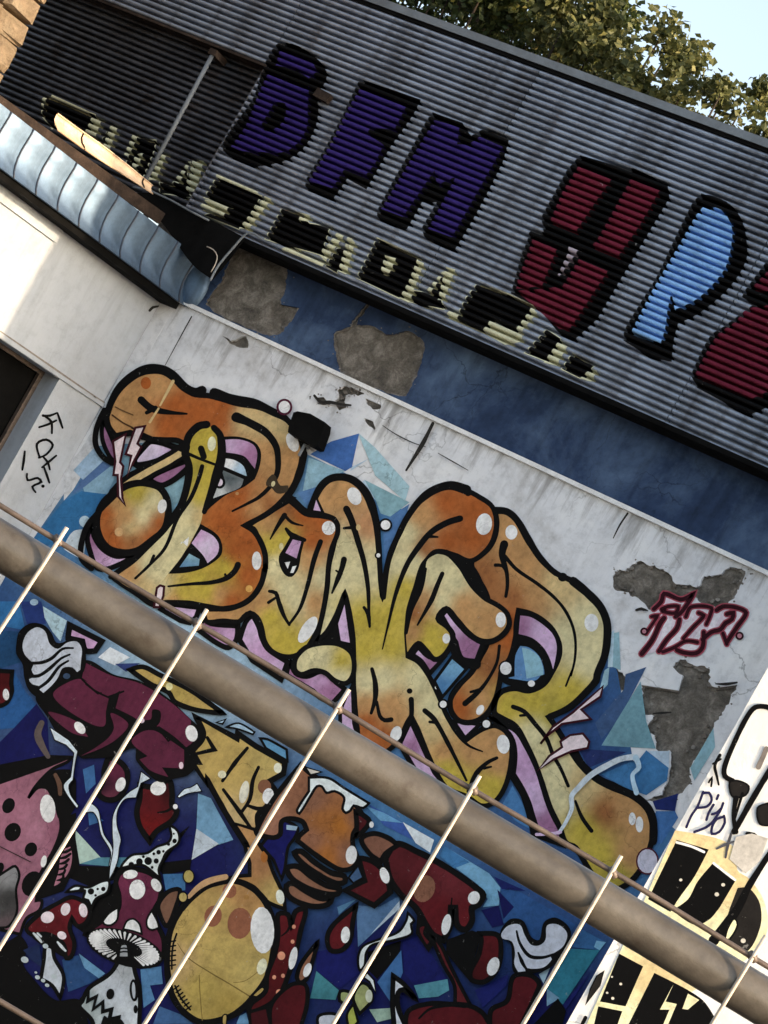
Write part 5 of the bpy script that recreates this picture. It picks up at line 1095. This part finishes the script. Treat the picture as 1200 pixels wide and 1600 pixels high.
for pth, w in (('S310,460 370,400 390,340 520,385 590,360 620,340 530,480 480,520', 7), ('S370,460 420,440 500,440 480,490 380,480', 6), ('S290,520 340,510 290,590 250,650', 5), ('S215,810 300,700 360,570 390,530', 8), ('S350,790 410,700 490,610 510,540', 7), ('S380,795 470,760 560,710 650,720', 6), ('S540,690 620,600 680,540 700,510 660,490', 6), ('S560,520 600,445 760,450 750,510 720,580', 6), ('S690,700 760,640 830,620 870,570 920,540 930,490 880,500', 7), ('S800,470 850,440 960,450 1030,490 960,600 880,720', 7), ('S700,640 690,760 640,805 540,800 490,780', 7), ('S850,650 880,735', 6)): edge(pth, w + 3.4, TG, col=P(150, 66, 80), name='tag_halo')
for pth, w in (('S310,460 370,400 390,340 520,385 590,360 620,340 530,480 480,520', 7), ('S370,460 420,440 500,440 480,490 380,480', 6), ('S290,520 340,510 290,590 250,650', 5), ('S215,810 300,700 360,570 390,530', 8), ('S350,790 410,700 490,610 510,540', 7), ('S380,795 470,760 560,710 650,720', 6), ('S540,690 620,600 680,540 700,510 660,490', 6), ('S560,520 600,445 760,450 750,510 720,580', 6), ('S690,700 760,640 830,620 870,570 920,540 930,490 880,500', 7), ('S800,470 850,440 960,450 1030,490 960,600 880,720', 7), ('S700,640 690,760 640,805 540,800 490,780', 7), ('S850,650 880,735', 6)): edge(pth, w - .6, TG, col=DK, name='tag_stroke')
for x, y, r in ((235, 635, 32), (980, 670, 36)): dot('S', x, y, r * .5, r * .5, 0, P(176, 120, 132), TG, 3, DK, name='tag_dot')
# tag on the wing
ZONE[:] = ['tag', WING, WG]
FX = edge('d265,735 232,748 200,748', (3, 4, 4), WG, name='black_tag'); FX['label'] = 'black scribbled tag beside the window'
for pth in ('d268,735 280,770 292,805', 'd200,745 238,775 242,830', 'd182,802 225,788 262,770', 'd185,945 172,880 215,860 246,885 215,930 180,945', 'd196,990 230,962 262,935', 'd200,940 222,965 232,1000', 'd115,915 110,960 103,1002', 'd125,1020 128,1050 175,1040 192,1058 150,1080 165,1106', 'd205,990 218,1025 230,1062'): edge(pth, (3, 4, 3), FX, name='tag_stroke')
dot('d', 200, 1078, 8, 8, 0, K_, FX, name='tag_dot'); edge('d0,352 200,490 330,580 440,655 495,690', (2, 3, 2), WG, col=P(120, 114, 108), name='crack'); edge('d440,660 470,700 500,720', 3, WG, col=P(80, 76, 72), name='crack'); edge('d745,235 715,240 700,255', (2, 4, 4), WG, col=CRK, name='crack')
# graffiti on the white block
ZONE[:] = ['tag', BLK, WB]
CR = P(196, 178, 134); CRL = P(222, 210, 172); DG = P(30, 28, 27)
BG = fill('Q620,990! 880,1040 1000,1110 R1010,240 1080,290 1170,420 1200,560 1180,680! 1060,800! 280,1260! 40,1260! 130,1060! 430,420!', [('R', 700, 100, CR), ('R', 600, 450, CRL), ('R', 1000, 330, CR), ('R', 1150, 550, CRL), ('R', 200, 1100, CRL), ('R', 500, 900, CR), ('R', 800, 700, CRL)], 0, 'graffiti_block', label='cream and black block letters low on the white wall', sp=14)
for pth, c in (('R630,50! 830,110! 740,280 640,420 590,500! 450,420!', K_), ('R860,190! 1000,300! 900,470! 830,550 740,580 600,490! 700,420 760,310', K_), ('R1010,350! 1080,350 1150,450 1150,600 1060,750 900,680! 960,480!', DG), ('R270,760! 420,840! 310,1090! 150,1060!', K_), ('R490,880! 780,1040 880,1180! 700,1260! 300,1260!', K_), ('R100,1260! 140,1090! 290,1120! 240,1260!', K_)): fill(pth, c, 0, 'black_letter', BG)
edge('R1220,120 1080,340 1010,480 860,680', (8, 12, 16), BG, name='black_stroke'); fill('R990,540 1010,580 960,670 930,670! 950,600', CRL, 3, 'leaf_mark', BG); fill('R610,950! 560,1060! 630,1075! 560,1240! 530,1240! 585,1110! 525,1110!', CRL, 0, 'bolt_mark', BG); fill('R700,1010! 770,1050! 700,1110! 665,1105!', CRL, 0, 'leaf_mark', BG); edge('R630,65 720,90 800,125', 4, BG, col=P(230, 226, 214), name='white_line'); edge('R860,195 930,250 995,300', 4, BG, col=P(230, 226, 214), name='white_line'); edge('R640,605 700,615 760,650', (7, 6, 5), BG, col=P(226, 222, 210), name='white_line'); edge('R140,1075 220,1090 310,1105', 4, BG, col=P(226, 214, 170), name='white_line')
for x, y, r in ((655, 300, 10), (880, 390, 14), (920, 330, 12), (195, 1005, 8), (230, 1040, 10), (280, 950, 9), (1045, 680, 16), (225, 905, 7)): dot('R', x, y, r, r * .9, 0, P(190, 186, 176), BG, name='paint_fleck')
OT = edge('Q1230,235 1190,218 1120,222 1070,280 990,440 930,590 930,650 980,680', 8, WB, name='black_outline_letter'); OT['label'] = 'large black outlined letter on the white wall'
edge('Q1220,600 1100,800 1010,960 985,1000', 9, OT, name='black_stroke'); fill('Q960,690 1010,680 1080,715 1060,770 980,780', DG, 3, 'black_blob', OT); edge('Q1000,790 985,900 1000,1000', (9, 6, 8), OT, name='black_stroke'); edge('Q1040,760 1010,860 990,930', (5, 4, 3), OT, name='black_stroke'); edge('Q1140,595 1165,540 1190,480', 8, OT, col=P(110, 104, 100), name='grey_stroke'); fill('Q1135,850 1200,820! 1230,960! 1150,950', DG, 3, 'black_blob', OT); edge('Q1070,1010 1110,1020 1150,1050', (6, 8, 3), OT, name='black_stroke'); edge('Q970,1010 950,1080 935,1160', (4, 5, 3), OT, col=P(60, 62, 70), name='grey_stroke'); edge('Q880,1105 930,1080 985,1060', (3, 5, 3), OT, col=P(70, 72, 80), name='grey_stroke')
fill('Q1000,1030! 1100,1010! 1200,1040! 1150,1180! R1060,260! 960,170!', P(182, 178, 172), 0, 'grey_wash', WB)
ib = P(30, 30, 66); PT = edge('Q795,750 760,840 720,900 690,970', 4, WB, col=ib, name='blue_tag'); PT['label'] = 'small dark blue handwritten tag on the white wall'
for pth in ('Q790,760 830,755 848,800 820,840 755,850', 'Q890,770 880,795', 'Q860,830 830,880 815,925', 'Q920,820 900,870 830,960 740,1000', 'Q905,855 880,880 850,890', 'Q925,900 930,940 895,1000 850,1012 850,970 880,920 925,905'): edge(pth, 4, PT, col=ib, name='tag_stroke')
for pth, w in (('Q900,520 868,585 880,650 892,705', (5, 5, 3)), ('Q855,575 905,545', 3), ('Q830,690 850,660 845,715', 3)): edge(pth, w, WB, name='black_tick')
fill('R130,900! 175,870! 150,960! 60,1080! 90,980!', DG, 2, 'black_blob', WB); edge('R60,1160 40,1200', 6, WB, name='black_tick')

# big letters on the corrugated sheets
ZONE[:] = ['tag', CLAD, CL]
BASE['tag'] = .0015
PU = P(47, 35, 98); RD = P(94, 28, 46); LB_ = P(122, 164, 218); YW = P(188, 188, 160)
def clad_letter(outer, inner, col, label, cut=()):
    o = fill(outer, K_, 0, 'sheet_letter', label=label)
    for i in inner: fill(i, col, 0, 'letter_fill', o)
    for i in cut: fill(i, K_, 0, 'letter_counter', o)
    return o
clad_letter('b100,210 160,205 240,240 310,300 335,350 320,400 290,440 295,520 280,600 230,690 150,750 60,775 a1200,780 1060,720 1045,680 1100,590 1190,460 b40,310', ['b115,238! 200,260 270,300 285,340! 250,370! 180,320! 95,310!', 'b60,345! 130,370! 250,400! 245,500 240,600 200,670 130,715 30,715 -60,710 -115,690! -45,590 15,440!'], PU, 'purple letter at the left of the sheeting', ['b90,480! 140,490 130,570 60,620 20,600!', 'b150,330! 210,345! 270,390! 230,420! 130,380!'])
clad_letter('b500,375! 775,470! 740,540! 690,610! 640,680 610,730 570,800 520,890! 430,840! 360,940! 230,885! 240,840! 330,690! 410,540! 480,390!', ['b490,420! 710,495! 650,610! 540,600! 520,630! 600,680! 560,770! 510,830! 420,790! 360,885! 250,850! 350,680! 440,500!'], PU, 'second purple letter on the sheeting')
clad_letter('b830,530! 970,580! 1010,640! 1080,600! 1190,650! 1160,760! 1090,900! 1020,1030! 930,1180! 790,1110! 780,1070! 850,950! 780,950! 710,1075! 570,1030! 570,990! 640,860! 730,700! 800,570!', ['b840,565! 955,600! 945,680! 1000,680! 1050,645! 1160,690! 920,1115! 810,1075! 940,830! 850,870! 840,800! 690,1020! 590,980!'], PU, 'third purple letter on the sheeting')
clad_letter('c320,730! 530,790! 570,790! 730,860! 740,930! f500,130! 400,300! W790,610! 700,570! 560,400! 395,320! 480,10! c50,1190! 90,1090! 150,1090! 140,1020! 260,800!', ['c315,780! 470,840! 400,940! 300,1090! 180,1040! 240,900!', 'c100,1120! 210,1160! W690,20! 590,270! 430,290! 440,230! 520,20!', 'c560,840! 700,885! 600,1060! W1000,180! 770,530! 700,540! 430,300! 600,290! 720,270! 830,90! c400,1130!'], RD, 'dark red letter with two legs on the sheeting', ['W800,95! 1030,190! 1080,95! 850,15!', 'c90,1085! 300,1100! 240,1180! 70,1110!'])
fill('W760,10! 820,40! 780,100! 700,210! 690,200! 750,70!', P(150, 140, 150), 0, 'letter_gap')
clad_letter('c890,910! 970,930 1040,975 1085,1050 1100,1120 f1100,20 1020,150 880,270 780,320! 760,400 750,500! 640,470! 525,400! 530,350 600,230 680,100 c780,1090 850,950!', ['c900,970! 980,985 1030,1060 1030,1150 f1000,60 930,150 860,210 765,255! 750,170! 730,260! 720,340 700,410! 560,360! 640,200 720,60 c780,1160 860,1020'], LB_, 'light blue letter with a dark outline on the sheeting')
clad_letter('f1230,-20! 1090,170! 1080,195! 1140,225! 1000,330 930,380 840,560! 870,620! 1110,750! 1180,720! 1330,640! 1330,0!', ['f1250,20! 1130,150! 1290,190! 1290,60!', 'f1110,250 1290,230! 1290,400! 1165,440! 1270,480! 1240,620! 1130,670! 860,560! 960,380 1050,310'], RD, 'dark red letter at the right edge of the sheeting')
# row of yellow-edged black letters along the lower edge
def blk(black, yellow):
    o = fill(black[0], K_, 0, 'edge_letter')
    for b in black: edge(b, 1.5, o, True, YW, 'letter_outline')
    for b in black[1:]: fill(b, K_, 0, 'edge_letter_part', o)
    for y in yellow: fill(y, YW, 0, 'edge_highlight', o)
blk(['W190,250! 380,320! 530,390! 500,470! 420,550! 280,480! 220,550! 50,480! 110,350!'], ['W530,400! 560,440! 460,560! 420,550! 480,470!', 'W270,480! 470,580! 460,620! 360,640! 220,560!'])
blk(['W620,540! 710,600! 610,740! 480,690!'], ['W710,610! 750,650! 680,770! 600,750!']); blk(['W780,690! 920,770! 830,850! 710,790!'], ['W900,790! 935,800! 900,870! 830,850!'])
blk(['V440,170! 700,290! 650,430! 580,550! 310,420! 400,250!'], ['V690,310! 735,330! 640,575! 580,550! 640,440!', 'V490,280! 560,300! 520,390! 460,390!'])
blk(['V860,380! 760,510! 670,500! 640,570! 860,620! 840,540!'], ['V870,350! 930,370! 860,560! 820,560!', 'V900,620! 960,640! 930,690! 860,660!', 'V750,500! 850,380! 860,395! 770,520!'])
blk(['U890,380! 1010,420! 1060,480! 1190,500! V90,280! U920,620! 780,580!', 'V190,240! 120,350! 190,390! 250,230!'], ['V190,140! 235,160! 120,320! 80,280!', 'V260,150! 305,200! 250,400! 200,380!', 'U1010,415! 1065,430! 1050,470! 990,460!', 'U910,630! 1170,720! 1140,750! 880,640!'])
blk(['U480,190! 760,310! 680,440! 620,520! 400,430! 560,370! 400,320!'], ['U780,310! 825,330! 680,520! 620,510!', 'U410,330! 560,370! 520,440! 370,380!', 'U480,175! 740,285! 735,298! 475,190!'])
ZONE[:] = ['tag', BAY, CL]
blk(['U300,100! 200,230! 120,220! 120,290! 330,320! 290,280!'], ['U330,70! 395,90! 350,290! 285,270!', 'U130,30! 165,50! 95,215! 45,200!', 'U300,90! 320,95! 240,230! 215,220!'])
blk(['T290,80! 600,200! 540,320! 380,220! 330,290! 260,200!'], ['T580,210! 640,230! 600,340! 530,320!', 'T260,110! 290,75! 300,90! 265,150!', 'T330,75! 560,180! 550,195! 320,90!'])
blk(['T860,340! 980,360! 970,420! 900,590! 780,540! 800,470!', 'T690,280! 650,400! 620,390! 660,330!'], ['T850,450! 900,440! 870,520! 820,550!', 'T700,260! 740,280! 690,420! 645,400!', 'T1000,430! 1035,450! 970,610! 920,610!', 'T840,310! 860,330! 800,460! 780,450!'])
